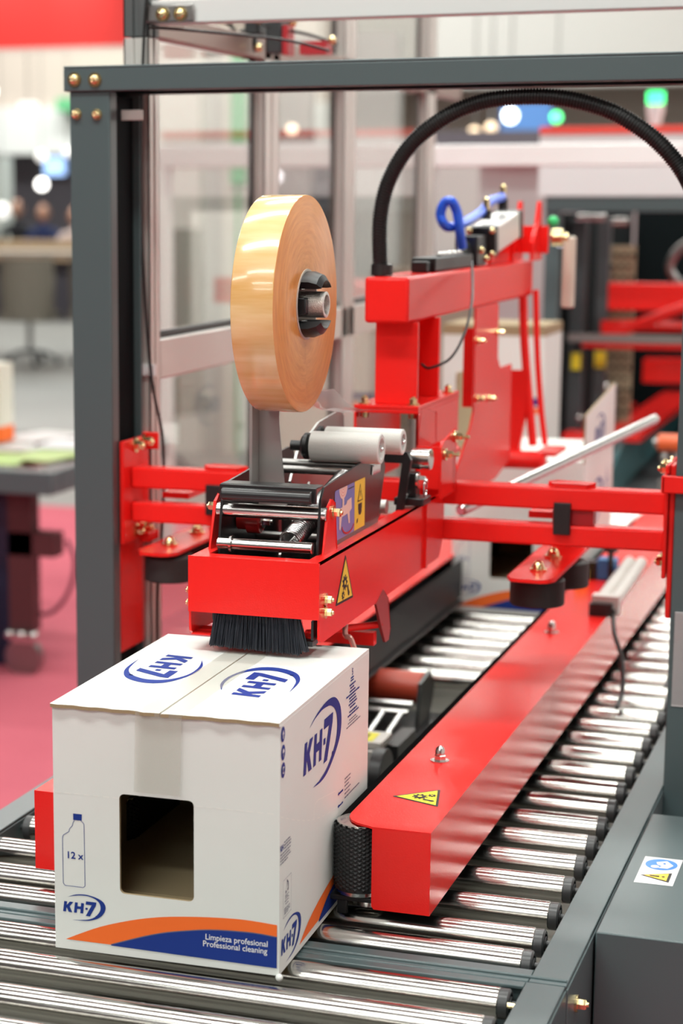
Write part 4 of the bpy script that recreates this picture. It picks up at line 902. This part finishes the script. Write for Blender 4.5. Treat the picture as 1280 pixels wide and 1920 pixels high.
profile(-1.252, EX1+.010, 3.045, 3.090, 0, 1.855, en)
profile(-1.252, EX1+.010, 3.045, 3.090, 1.857, 2.3, en, mt=mat('dark_grey_profile', (.09, .10, .10), .4))
for a, b in ((3.66, 3.75), (4.20, 4.29), (4.93, 5.02)):
    profile(EX0, EX1, a, b, 0, 2.3, en); MB().box(EX0+.002, EX0+.010, a-.016, a-.001, .3, 2.25).build('gasket', BLACK, en)
m = MB(); m.box(EX0, EX1, 3.092, 4.98, 1.305, 1.372); m.box(EX0+.01, EX1-.01, 3.092, 4.98, 1.372, 1.384, 1); m.build('mid_rail', [ALU, BLACK], en, bevel=.003)
MB().box(EX0, EX1, 3.092, 4.98, .62, .68).build('lower_rail', ALU, en, bevel=.003)
MB().box(EX0, EX1, 3.092, 5.3, 1.86, 1.90).build('top_rail', mat('bronze_profile', (.33, .25, .22), .4, .6), en, bevel=.002)
MB().box(-1.205, .6, 3.048, 3.088, 1.876, 1.912).build('front_rail', WHITEAL, en, bevel=.002)
MB().box(-1.215, -1.13, 3.040, 3.046, 1.877, 1.905).build('corner_plate', DSTEEL, en, bevel=.004)
for q in ((-1.182, 1.8895), (-1.152, 1.8895)):
    m = MB(); hexbolt(m, (q[0], 3.040, q[1]), -Y, .0075, .01, dome=True); m.build('corner_bolt', BRASS, en)
for a, b in ((3.094, 3.628), (3.752, 4.168), (4.292, 4.898)):
    for z0_, z1_ in ((.685, 1.30), (1.386, 1.855), (1.905, 2.28)):
        MB().box(-1.2360, -1.2320, a, b, z0_, z1_).build('clear_pane', GLASS, en)
m = MB(); m.box(-1.222, -1.198, 3.038, 3.044, 1.318, 1.336); m.box(-1.213, -1.208, 3.036, 3.046, 1.322, 1.330); m.build('cable_clip', WVINYL, en)
m = MB(); m.tube(smooth_path([(-1.205, 3.035, 1.93), (-1.212, 3.035, 1.86), (-1.218, 3.034, 1.70), (-1.218, 3.034, 1.55), (-1.210, 3.034, 1.40), (-1.200, 3.034, 1.30), (-1.188, 3.05, 1.20), (-1.192, 3.05, 1.05), (-1.20, 3.05, .95), (-1.20, 3.05, .80)], 8), .0026, 8)
m.tube(smooth_path([(-1.205, 3.035, 1.87), (-1.15, 3.10, 1.868), (-1.05, 3.25, 1.862), (-1.00, 3.35, 1.85)], 8), .0025, 8)
tag(m.build('hanging_cable', CABLE), 'thin black cable clipped down the front aluminium profile post', 'cable')
# fourth side of the cage: far white rail, and a white far post
fe = thing('far_guard_rail', 'long white horizontal guard rail beyond the machine, behind the hose', 'rail', (-1.6, 8, 0))
MB().box(-1.405, .9, 5.58, 5.62, 1.693, 1.753).build('rail_beam', mat('bright_white_profile', (.9, .9, .89), .4), fe, bevel=.004)
m = MB()
for sx in (-1.38, .87): MB().box(sx-.025, sx+.025, 5.58, 5.62, 0, 1.693).build('rail_post', WHITEAL, fe)
fe = thing('distant_rail', 'long white horizontal rail seen through the left guard panes', 'rail', (-3.2, 8, 0))
MB().box(-3.15, -1.95, 8.0, 8.06, 1.735, 1.832).build('rail_beam', WHITEAL, fe, bevel=.004)
for sx in (-3.12, -1.99): MB().box(sx-.03, sx+.03, 8.0, 8.06, 0, 1.735).build('rail_post', WHITEAL, fe)
# mechanism above the beam
me_ = thing('overhead_drive', 'blurred motor and red bracket mounted inside the guard above the portal beam', 'drive unit', (-1.18, 3.6, 1.86))
m = MB(); m.box(-1.232, -1.205, 3.58, 3.64, 1.90, 1.935); m.box(-1.19, -1.16, 3.58, 3.63, 1.865, 1.93); m.build('motor_body', DGREY, me_, bevel=.003)
m = MB(); m.sphere((-1.235, 3.6, 1.885), .022, sz=1.3); m.build('cable_gland', BLACK, me_)
m = MB(); m.box(-1.158, -1.148, 3.58, 3.62, 1.862, 1.915); m.box(-1.125, -1.075, 3.58, 3.62, 1.862, 1.885); m.build('red_bracket', mat('deep_red', (.45, .02, .03), .4), me_)
for q in ((-1.2, 1.925), (-1.2, 1.875), (-1.135, 1.918), (-1.06, 1.885)): m = MB(); m.sphere((q[0], 3.57, q[1]), .008); m.build('brass_screw', BRASS, me_)
m = MB(); m.tube(smooth_path([(-1.30, 3.5, 1.925), (-1.25, 3.52, 1.92), (-1.24, 3.56, 1.90), (-1.235, 3.58, 1.88)], 6), .004, 8); m.tube(smooth_path([(-1.21, 3.58, 1.94), (-1.19, 3.58, 1.915), (-1.12, 3.6, 1.90), (-1.06, 3.6, 1.88)], 6), .003, 8); m.build('motor_cable', CABLE, me_)

# ================================================================== SECOND MACHINE, far right
m2 = thing('second_machine', 'blurred dark grey carton machine with red arms and white hood at the right', 'machine', (-.5, 6.6, 0))
m = MB(); m.box(-1.170, -1.125, 6.28, 6.34, 0, 1.605); m.box(-.10, -.055, 6.28, 6.34, 0, 1.605); m.box(-1.170, -.055, 6.27, 6.33, 1.565, 1.612); m.build('portal_frame', GREY, m2, bevel=.003)
m = MB(); m.box(-1.19, -.03, 6.26, 6.40, 1.614, 1.80, 0); m.box(-1.19, -.03, 6.255, 6.40, 1.80, 1.823, 1); m.build('hood', [mat('white_hood', (.68, .68, .68), .5), mat('hood_red', (.70, .06, .04), .5)], m2)
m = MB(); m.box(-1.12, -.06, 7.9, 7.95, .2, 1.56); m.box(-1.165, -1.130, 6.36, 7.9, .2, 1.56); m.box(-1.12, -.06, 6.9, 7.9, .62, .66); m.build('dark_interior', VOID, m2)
m = MB(); m.box(-1.118, -1.070, 6.45, 6.53, .76, 1.54); m.box(-1.050, -1.010, 6.55, 6.60, .90, 1.54); m.box(-1.06, -.98, 6.60, 6.64, .78, 1.0); m.build('inner_post', mat('charcoal_profile', (.06, .065, .07), .4), m2, bevel=.002)
m = MB(); m.box(-1.040, -.955, 6.75, 6.77, 1.10-.25, 1.452)
for i in range(16):
    for j in range(3): m.box(-1.032+j*.026+(i % 2)*.010, -1.020+j*.026+(i % 2)*.010, 6.744, 6.75, .86+i*.037, .872+i*.037, 1)
m.build('perforated_chain', [GOLD, VOID], m2)
m = MB(); m.box(-1.034, -.1, 6.56, 6.62, 1.250, 1.338); m.build('red_crossbar', RED, m2, bevel=.005)
m = MB()
for a, b in (((-.99, 6.5, 1.175), (-.60, 6.5, 1.33)), ((-.99, 6.6, 1.20), (-.50, 6.6, 1.20))): m.tube([a, b], .018, 8)
m.box(-1.10, -.1, 6.45, 6.47, 1.135, 1.150); m.box(-1.02, -.96, 6.5, 6.54, 1.16, 1.22); m.box(-.95, -.1, 7.0, 7.1, .98, 1.06); m.build('red_arms', RED, m2)
m = MB(); m.box(-1.107, -.1, 6.38, 6.40, 1.158, 1.184); m.build('dark_bar', DSTEEL, m2)
for q in ((-1.100, -1.072, 6.43, 6.45), (-1.043, -1.008, 6.53, 6.55)): MB().box(*q, 1.065, 1.118).build('yellow_sticker', mat('strong_yellow', (.85, .62, .02), .5), m2)
m = MB(); m.box(-.985, -.86, 6.35, 8.0, .848, .873); m.build('red_belt_cover', RED, m2, bevel=.002)
m = MB(); m.box(-1.10, -1.03, 6.30, 6.42, .82, .873); m.box(-1.12, -1.05, 6.42, 7.6, .83, .85); m.build('left_belt_cover', RED, m2, bevel=.003)
m = MB(); m.prism([(6.0, .76), (6.35, .855), (7.9, .855), (7.9, .74), (6.2, .70)], (-.930, 0, 0), Y, Z, .02); m.build('teal_guard', TEAL, m2)
m = MB(); m.box(-1.1, -.1, 6.02, 7.9, .60, .70); m.box(-1.1, -1.06, 6.02, 6.26, .60, .74); m.build('bed', DGREY, m2)
for q in ((-1.145, 1.0), (-1.145, .93), (-1.145, .86), (-1.04, .93), (-.96, 1.03)):
    m = MB(); m.sphere((q[0], 6.265, q[1]), .010); m.build('frame_bolt', STEEL, m2)
m = MB()
for q in ((-1.09, 1.545), (-1.05, 1.545), (-.98, 1.535)): m.cyl((q[0], 6.4, q[1]), (q[0]+.05, 6.4, q[1]), .012)
m.build('cylinder_pins', STEEL, m2)
m = MB(); m.tube(smooth_path([(-.74, 6.9, 1.50), (-.83, 6.9, 1.44), (-.86, 6.9, 1.37), (-.80, 6.9, 1.31), (-.7, 6.9, 1.30)], 8), .016, 10); m.build('looped_hose', DSTEEL, m2)
r = thing('orange_roller', 'blurred orange rubber roller at the right edge behind the crossbar', 'roller', (-.58, 5.2, .96))
MB().rcyl((-.660, 5.2, .987), (-.50, 5.2, .987), .022, .003).build('rubber_sleeve', ORANGE, r); m = MB(); m.cyl((-.672, 5.2, .987), (-.660, 5.2, .987), .010, 12); m.sphere((-.64, 5.18, .950), .012); m.box(-.62, -.50, 5.2, 5.23, .76, .955); m.box(-.655, -.60, 5.2, 5.22, .86, .89); m.build('roller_bracket', DSTEEL, r)
r = thing('signal_lamp', 'green lit signal beacon on a white stem at the upper right', 'lamp', (-1.208, 9, 1.83))
MB().cyl((-1.210, 9, 2.012), (-1.210, 9, 2.062), .036, 20).build('green_lens', mat('green_lens', (.05, .9, .25), .3, emit=3.2), r)
MB().lathe((-1.210, 9, 1.83), Z, [(0, .022), (.10, .024), (.15, .036), (.18, .036)], 20).build('stem', WVINYL, r)
r = thing('background_machine', 'far white machine cabinet with orange stripe on which the green beacon stands', 'machine', (-.9, 9.3, 0))
MB().box(-2.0, .6, 9.1, 10.0, 0, 1.80).build('cabinet', mat('pale_cabinet', (.55, .55, .54), .6), r); MB().box(-2.0, .6, 8.92, 10.0, 1.80, 1.83).build('stripe', mat('orange_red_stripe', (.72, .14, .09), .6), r)

# ================================================================== DISTANT LEFT SIDE
# table-height conveyor with leaflets
lt = thing('display_conveyor', 'blurred grey roller conveyor used as a leaflet table at the left edge', 'conveyor', (-3.4, 6.2, 0))
m = MB(); m.box(-4.6, -2.70, 5.92, 6.0, .645, .722); m.box(-4.6, -2.70, 6.9, 6.98, .645, .722); m.box(-2.76, -2.70, 6.0, 6.9, .645, .722); m.build('frame', GREY, lt, bevel=.004)
m = MB()
for k in range(16): m.cyl((-2.80-k*.11, 6.0, .70), (-2.80-k*.11, 6.9, .70), .025, 14)
m.build('rollers', CHROME, lt)
for q in (-2.84, -4.4):
    m = MB(); m.box(q-.07, q+.02, 6.02, 6.08, .16, .645); m.box(q-.07, q+.10, 6.02, 6.10, .42, .50); m.build('leg', mat('maroon_brown_leg', (.07, .018, .02), .5), lt)
    m = MB(); m.cyl((q-.03, 6.03, .065), (q-.03, 6.07, .065), .065, 20); m.build('caster', DSTEEL, lt); m = MB(); m.box(q-.06, q+.02, 6.02, 6.08, .12, .165)
    for k in range(3): m.sphere((q-.06+k*.045, 6.0, .15), .018)
    m.build('caster_fork', STEEL, lt)
m = MB(); m.tube(smooth_path([(-2.73, 6.1, .47), (-2.70, 6.1, .40), (-2.72, 6.1, .30), (-2.78, 6.1, .22), (-2.86, 6.1, .20)], 6), .008, 8); m.build('trailing_cable', mat('mauve_cable', (.20, .05, .08), .5), lt)
m = MB(); m.box(-3.2, -2.93, 6.12, 6.16, .012, .62); m.build('panel', mat('navy_panel', (.015, .02, .05), .5), lt)
m = MB(); m.box(-3.05, -2.96, 5.98, 6.0, .012, .34); tag(m.build('blue_fabric', mat('blue_cloth', (.05, .16, .5), .8)), 'blurred strip of blue cloth hanging below the leaflet table', 'cloth')
LEAF = [((-3.02, 6.15), (.42, .58, .20), .30), ((-2.88, 6.28), (.36, .50, .18), -.2), ((-3.12, 6.45), (.50, .51, .49), .5), ((-2.90, 6.55), (.55, .57, .58), .1), ((-3.10, 6.70), (.55, .55, .54), -.3)]
for k, ((lx, ly), col, rot) in enumerate(LEAF):
    m = MB(); c_, s_ = math.cos(rot), math.sin(rot); Mr = Matrix.Translation((lx, ly, 0)) @ Matrix.Rotation(rot, 4, 'Z'); z0_ = .7255+k*.0035
    m.box(-.105, .105, -.15, .15, z0_, z0_+.003, 0, Mr)
    tag(m.build('leaflet', mat('leaflet_%d' % k, col, .4)), ['pale green leaflet nearest the front edge of the leaflet table', 'darker green leaflet beside the table corner', 'white leaflet turned askew at the left of the table', 'grey leaflet lying towards the back right of the table', 'bright white leaflet at the back of the table'][k], 'leaflet', group='leaflets on the display conveyor')
m = MB(); m.box(-3.25, -3.135, 6.45, 6.55, .745, 1.025); m.box(-3.251, -3.134, 6.449, 6.551, .745, .80, 1); tag(m.build('white_packet', [mat('cream_packet', (.74, .70, .60), .6), INKO]), 'cream packet with orange foot standing on the leaflet table at the left edge', 'packet')

# pale booth panels seen through the guard
BP = [(-4.72, -4.42, (.78, .75, .70)), (-4.42, -4.27, (.58, .58, .55)), (-4.27, -4.13, (.78, .74, .68)), (-3.98, -3.72, (.30, .26, .25)), (-3.43, -3.15, (.75, .76, .75)), (-2.96, -2.50, (.50, .45, .44)), (-2.40, -2.29, (.30, .22, .15))]
for k, (a, b, col) in enumerate(BP):
    m = MB(); m.box(a, b, 12.0+.05*(k % 2), 12.12+.05*(k % 2), 0, 2.6 if k < 5 else 1.9)
    tag(m.build('booth_panel', mat('booth_panel_%d' % k, col, .8)), ['wide cream booth panel behind the first guard pane', 'grey booth panel between two cream ones', 'narrow cream booth panel beside the green strip', 'dark brown booth panel behind the tape roll', 'pale grey booth panel behind the hose foot', 'mauve grey booth panel behind the air cylinder', 'brown wooden booth panel right of the blue tube'][k], 'panel', group='booth panels')
m = MB(); m.box(-4.19, -4.11, 11.93, 12.0, 1.7, 2.5); m.box(-4.16, -4.15, 11.95, 11.98, 0, 1.7); tag(m.build('green_banner', mat('green_fabric', (.10, .50, .20), .7)), 'narrow green banner hanging beside the cream booth panel', 'banner')
m = MB(); m.box(-3.53, -3.43, 12.0, 12.05, 2.0, 2.09); m.box(-3.485, -3.475, 12.02, 12.03, 0, 2.0); tag(m.build('green_sign', mat('green_fabric', (.10, .50, .20), .7)), 'small green sign above an orange one between the profiles', 'sign')
m = MB(); m.box(-3.1, -2.2, 11.3, 11.9, 0, 1.2); tag(m.build('counter', mat('brown_counter', (.30, .22, .17), .7)), 'brown counter behind the boom, low beyond the guard', 'counter')
m = MB(); m.box(-3.7, -3.1, 11.0, 11.4, .0, .95); tag(m.build('counter', mat('tan_counter', (.50, .40, .32), .7)), 'tan counter between the roll and the red column', 'counter')

def office_chair(x, y, col, label, h=1.05, group='swivel chairs'):
    r = thing('swivel_chair', label, 'chair', (x, y, 0), group=group)
    m = MB()
    for k in range(5):
        g = 2*PI*k/5+.3; m.tube([(x, y, .14), (x+.16*math.cos(g), y+.16*math.sin(g), .12), (x+.28*math.cos(g), y+.28*math.sin(g), .055)], .018, 8); m.sphere((x+.28*math.cos(g), y+.28*math.sin(g), .03), .03)
    m.build('star_base', DGREY, r)
    MB().cyl((x, y, .14), (x, y, .44), .028, 12).build('gas_lift', DSTEEL, r)
    m = MB(); m.prism(rrect(-.25, .25, -.24, .24, .08), (x, y, .44), X, Y, .08); m.build('seat', col, r, bevel=.02)
    m = MB(); n = 12; vs = []; fs = []
    for i in range(n+1):
        g = PI*(i/n)+0; 
        for q, (rr_, zz_) in enumerate(((.27, .46), (.29, h*.8), (.27, h), (.24, h), (.25, h*.8), (.235, .52))): vs.append((x+rr_*math.cos(g), y-.02-rr_*.9*math.sin(g), zz_))
    for i in range(n):
        for q in range(6): fs.append((i*6+q, (i+1)*6+q, (i+1)*6+(q+1) % 6, i*6+(q+1) % 6))
    fs += [tuple(range(6)), tuple(n*6+q for q in range(5, -1, -1))]; m.add(vs, fs); m.build('backrest', col, r)
taupe = mat('taupe_fabric', (.20, .18, .145), .85); sage = mat('sage_fabric', (.25, .25, .21), .85); pale = mat('pale_fabric', (.42, .40, .36), .85)
office_chair(-8.42, 18.0, taupe, 'taupe tub chair on a star base, far left behind the leaflet table')
office_chair(-8.95, 17.6, pale, 'pale tub chair at the very left edge of the picture')
office_chair(-4.55, 11.2, sage, 'sage green chair seen through the first guard pane', 1.15)
office_chair(-4.08, 10.4, sage, 'dark sage chair seen just left of the tape roll', 1.45)
office_chair(-7.85, 18.4, taupe, 'second taupe tub chair half hidden behind the left post')
r = thing('meeting_table', 'long pale table behind the chairs at the far left', 'table', (-9, 19.4, 0))
MB().box(-11, -7.9, 19.0, 19.9, 1.02, 1.07).build('tabletop', mat('pale_wood', (.60, .52, .42), .5), r)
for q in (-10.8, -8.1): MB().box(q-.04, q+.04, 19.4, 19.5, 0, 1.02).build('leg', DGREY, r)
r = thing('meeting_counter', 'long tan bar counter in front of the seated visitors', 'counter', (-11.5, 25, 0))
MB().box(-14.5, -10.6, 24.8, 25.3, .80, 1.06).build('counter_body', mat('tan_wood', (.52, .36, .22), .5), r)
MB().box(-14.4, -10.7, 24.9, 25.2, 0, .80).build('plinth', mat('dark_plinth', (.06, .055, .07), .6), r)

# people far away, seated at the counter
def person(x, y, z, shirt, skin, hair, label, lean=0.0, face=-1):
    r = thing('person', label, 'person', (x, y, 0), group=None)
    J = {'pel': (0, 0, z), 'bel': (lean*.3, 0, z+.18), 'che': (lean*.7, -.02, z+.38), 'nek': (lean, -.03, z+.52), 'hea': (lean, -.05, z+.62),
         'lsh': (-.19+lean, -.02, z+.47), 'lel': (-.26+lean, -.14, z+.22), 'lwr': (-.12+lean, -.36, z+.20), 'rsh': (.19+lean, -.02, z+.47), 'rel': (.27+lean, -.12, z+.22), 'rwr': (.10+lean, -.36, z+.24),
         'lhi': (-.10, 0, z-.02), 'lkn': (-.13, -.42, z), 'lan': (-.13, -.40, max(.08, z-.44)), 'lto': (-.13, -.56, max(.04, z-.48)), 'rhi': (.10, 0, z-.02), 'rkn': (.13, -.42, z), 'ran': (.13, -.40, max(.08, z-.44)), 'rto': (.13, -.56, max(.04, z-.48))}
    rad = dict(pel=.15, bel=.13, che=.14, nek=.055, hea=.055, lsh=.065, lel=.045, lwr=.028, rsh=.065, rel=.045, rwr=.028, lhi=.09, lkn=.06, lan=.04, lto=.035, rhi=.09, rkn=.06, ran=.04, rto=.035)
    E = [('pel', 'bel'), ('bel', 'che'), ('che', 'nek'), ('nek', 'hea'), ('che', 'lsh'), ('lsh', 'lel'), ('lel', 'lwr'), ('che', 'rsh'), ('rsh', 'rel'), ('rel', 'rwr'), ('pel', 'lhi'), ('lhi', 'lkn'), ('lkn', 'lan'), ('lan', 'lto'), ('pel', 'rhi'), ('rhi', 'rkn'), ('rkn', 'ran'), ('ran', 'rto')]
    for s in 'lr':
        wx, wy, wz = J[s+'wr']; J[s+'pa'] = (wx, wy-.06, wz); rad[s+'pa'] = .03; E.append((s+'wr', s+'pa'))
        for f in range(5):
            off = (-.035, -.012, 0, .012, .024)[f] if f else (.04 if s == 'l' else -.04)
            k1, k2 = s+'f%da' % f, s+'f%db' % f; ln_ = (.03, .05, .055, .05, .04)[f]
            J[k1] = (wx+off, wy-.06-ln_*.6, wz-.004); J[k2] = (wx+off*1.1, wy-.06-ln_*1.3, wz-.016); rad[k1] = .009; rad[k2] = .008; E += [(s+'pa', k1), (k1, k2)]
    keys = list(J); ix = {k: i for i, k in enumerate(keys)}
    me = bpy.data.meshes.new('body'); me.from_pydata([J[k] for k in keys], [(ix[a], ix[b]) for a, b in E], []); me.materials.append(shirt)
    o = bpy.data.objects.new('body', me); C.objects.link(o); o.parent = r
    sk = o.modifiers.new('skin', 'SKIN'); sk.use_smooth_shade = True
    lay = me.skin_vertices[0] if me.skin_vertices else None
    if lay is None:
        bpy.context.view_layer.update(); import bmesh; b_ = bmesh.new(); b_.from_mesh(me); b_.verts.layers.skin.verify(); b_.to_mesh(me); b_.free(); lay = me.skin_vertices[0]
    for i, k in enumerate(keys): lay.data[i].radius = (rad[k], rad[k]*(.75 if k in ('pel', 'bel', 'che') else 1)); lay.data[i].use_root = (k == 'pel')
    ss = o.modifiers.new('sub', 'SUBSURF'); ss.levels = 1; ss.render_levels = 1
    hx, hy, hz = J['hea']; WO[r.name] = Vector((0, 0, 0))
    m = MB(); prof = [(-.13+.26*i/10, max(1e-4, .088*math.sin(PI*(.04+.92*i/10))**.8*(1 if i > 3 else .82+.06*i))) for i in range(11)]
    m.lathe((hx, hy, hz+.10), Z, prof, 18); m.add([(hx-.014, hy-.080, hz+.08), (hx+.014, hy-.080, hz+.08), (hx, hy-.108, hz+.082), (hx, hy-.082, hz+.125)], [(0, 1, 2), (1, 3, 2), (3, 0, 2)])
    for s in (-1, 1): m.sphere((hx+s*.088, hy, hz+.10), .02, sz=1.5)
    hd_ = m.build('head', skin, r)
    m = MB()
    for s in (-1, 1): m.sphere((hx+s*.032, hy-.078, hz+.118), .011)
    m.build('eyes', INKK, hd_)
    m = MB(); m.box(hx-.024, hx+.024, hy-.087, hy-.080, hz+.042, hz+.050); m.build('mouth', mat('lip', (.45, .12, .10), .6), hd_)
    m = MB(); prof = [(-.02+.16*i/8, max(1e-4, .098*math.sin(PI*(.42+.58*i/8)))) for i in range(9)]
    m.lathe((hx, hy+.014, hz+.10), Z, prof, 18); m.build('hair', hair, r)
    return r
SK = mat('skin_tone', (.56, .31, .22), .6); HB = mat('brown_hair', (.09, .04, .02), .7); HD = mat('dark_hair', (.02, .015, .015), .7)
person(-11.95, 26.1, .70, mat('navy_shirt', (.012, .025, .10), .8), SK, HB, 'person in a navy top sitting behind the far counter, second from left')
person(-11.38, 25.9, .66, mat('pale_pink_shirt', (.66, .52, .48), .8), SK, HB, 'person in a pale top sitting behind the far counter by the left post')
person(-12.45, 26.3, .76, mat('black_jacket', (.02, .02, .025), .8), SK, HD, 'person in a dark jacket at the left edge behind the far counter')
for q, h_ in ((-11.95, 26.1), (-11.38, 25.9), (-12.45, 26.3)):
    r = thing('bar_stool', {-11.95: 'stool under the person in the navy top', -11.38: 'stool under the person in the pale top', -12.45: 'stool under the person in the dark jacket'}[q], 'stool', (q, h_, 0), group='stools at the far counter')
    top_ = {-11.95: .55, -11.38: .51, -12.45: .61}[q]
    MB().cyl((q, h_, top_-.05), (q, h_, top_), .17, 20).build('seat', DGREY, r); m = MB(); m.cyl((q, h_, .02), (q, h_, top_-.05), .025, 10); m.cyl((q, h_, 0), (q, h_, .02), .2, 20); m.build('pedestal', DSTEEL, r)

# far stands: blurred blocks of colour beyond the people
def blk(name, x0, x1, y0, y1, z0, z1, col, label, cat, emit=0, group=None):
    m = MB(); m.box(x0, x1, y0, y1, z0, z1); return tag(m.build(name, mat('%s_%.2f_%.2f' % (name, x0, z0), col, .7, emit=emit)), label, cat, group)
blk('stand_wall', -18, -8, 30.5, 31, 2.35, 3.1, (.85, .85, .83), 'white fascia of the far stand above the seated visitors', 'wall')
blk('stand_wall', -18, -8, 31.5, 31.7, 0, 2.35, (.16, .145, .17), 'dark violet back wall of the far stand', 'wall')
blk('stand_wall', -18, -8, 30.6, 31, 3.1, 5.2, (.66, .56, .49), 'beige upper wall above the white fascia of the far stand', 'wall')
blk('green_garland', -13.6, -11.5, 30.2, 30.5, 3.02, 3.22, (.15, .55, .25), 'green strip of planting along the far white fascia', 'plant')
blk('stand_column', -13.9, -13.35, 27.5, 28, .0, 2.25, (.62, .66, .62), 'pale column of the far stand at the left edge', 'column')
blk('display_screen', -13.0, -12.66, 28.4, 28.46, 1.98, 2.25, (.35, .55, .95), 'small blue lit screen above the far visitors', 'screen', 1.0)
LP = [(-9.70, 19.6, 2.735, .16, .05), (-9.52, 20.4, 2.62, .11, .035), (-12.95, 28.2, 1.84, .10, .10), (-12.95, 28.2, 2.26, .10, .09), (-11.35, 28.0, 1.95, .10, .10), (-13.0, 26.9, 1.45, .14, .16), (-12.6, 28.4, 2.32, .08, .08), (-11.3, 27.8, 1.60, .12, .12)]
LL = ['upper of the two glowing ceiling lamps at the far left', 'lower dimmer ceiling lamp at the far left', 'bright round lamp above the person in the navy top', 'pale lamp high above the person in the navy top', 'round lamp beside the left post above the visitors', 'large pale globe lamp left of the navy top', 'small violet white lamp on the far stand', 'soft lamp beside the left post near the pale top']
for (x, y, z, a, b), lb in zip(LP, LL):
    m = MB(); st = 6.0 if 'bright' in lb or 'upper' in lb else 1.1
    if a > b*1.5: m.rcyl((x-a, y, z), (x+a, y, z), b, .01)
    else: m.sphere((x, y, z), a*.8)
    r = thing('hall_lamp', lb, 'lamp', (x, y, z), group='far hall lamps'); m.build('globe', mat('lamp_glow_%.0f' % (st*10), (1, .97, .92), .5, emit=st), r); MB().cyl((x, y, z+b*.5), (x, y, 7.6), .006, 6).build('suspension_rod', DSTEEL, r)
LP2 = [(-2.87, 14, 2.176, .05, (.85, .93, 1), 6, 'white lamp glow under the hose arch'), (-2.55, 14, 2.161, .035, (.1, .95, .3), 4, 'round green light right of the white one under the hose arch'), (-3.12, 14, 2.059, .045, (1, .75, .5), 1.6, 'left warm lamp under the hose arch'), (-3.004, 14, 2.094, .04, (1, .75, .5), 1.4, 'right warm lamp under the hose arch'),
       (-3.72, 12.0-.3, 2.02, .03, (1, .8, .6), 3, 'warm lamp glow above the tape roll, right'), (-3.80, 11.7, 1.90, .03, (1, .85, .7), 2, 'warm lamp glow above the tape roll, middle'), (-3.82, 11.7, 1.74, .035, (.95, .92, 1), 2.5, 'cool lamp glow just above the tape roll'),
       (-1.115, 6.25, 1.475, .014, (.8, .8, .95), 1.5, 'small violet glint lamp on the frame of the second machine')]
for x, y, z, a, col, st, lb in LP2:
    m = MB(); m.sphere((x, y, z), a); r = thing('far_lamp', lb, 'lamp', (x, y, z), group='small far lamps'); m.build('globe', mat('far_lamp_%.2f' % x, col, .5, emit=st), r)
    if y > 7: MB().cyl((x, y, z+a*.5), (x, y, 7.6), .005, 6).build('suspension_rod', DSTEEL, r)
    else: MB().cyl((x, y, z), (x, y+.09, z), .006, 8).build('bracket', DSTEEL, r)
m = MB(); m.box(-3.02, -2.66, 14.4, 14.45, 2.08, 2.28); m.box(-2.86, -2.82, 14.42, 14.44, 0, 2.08); tag(m.build('blue_sign', mat('blue_sign_face', (.10, .25, .60), .6)), 'small blue sign on a post under the hose arch', 'sign')
blk('stand_backwall', -4.6, 2.5, 15.5, 15.7, 0, 2.9, (.36, .30, .26), 'brown grey wall of the stand behind the machine', 'wall')
blk('stand_fascia', -4.4, 2.5, 14.9, 15.2, 2.42, 3.4, (.58, .56, .53), 'pale fascia above the brown grey wall behind the machine', 'banner')
blk('dark_cabinet', -3.3, -2.2, 13.2, 13.6, 0, 2.05, (.12, .10, .12), 'dark cabinet behind the boom beneath the hose arch', 'cabinet')
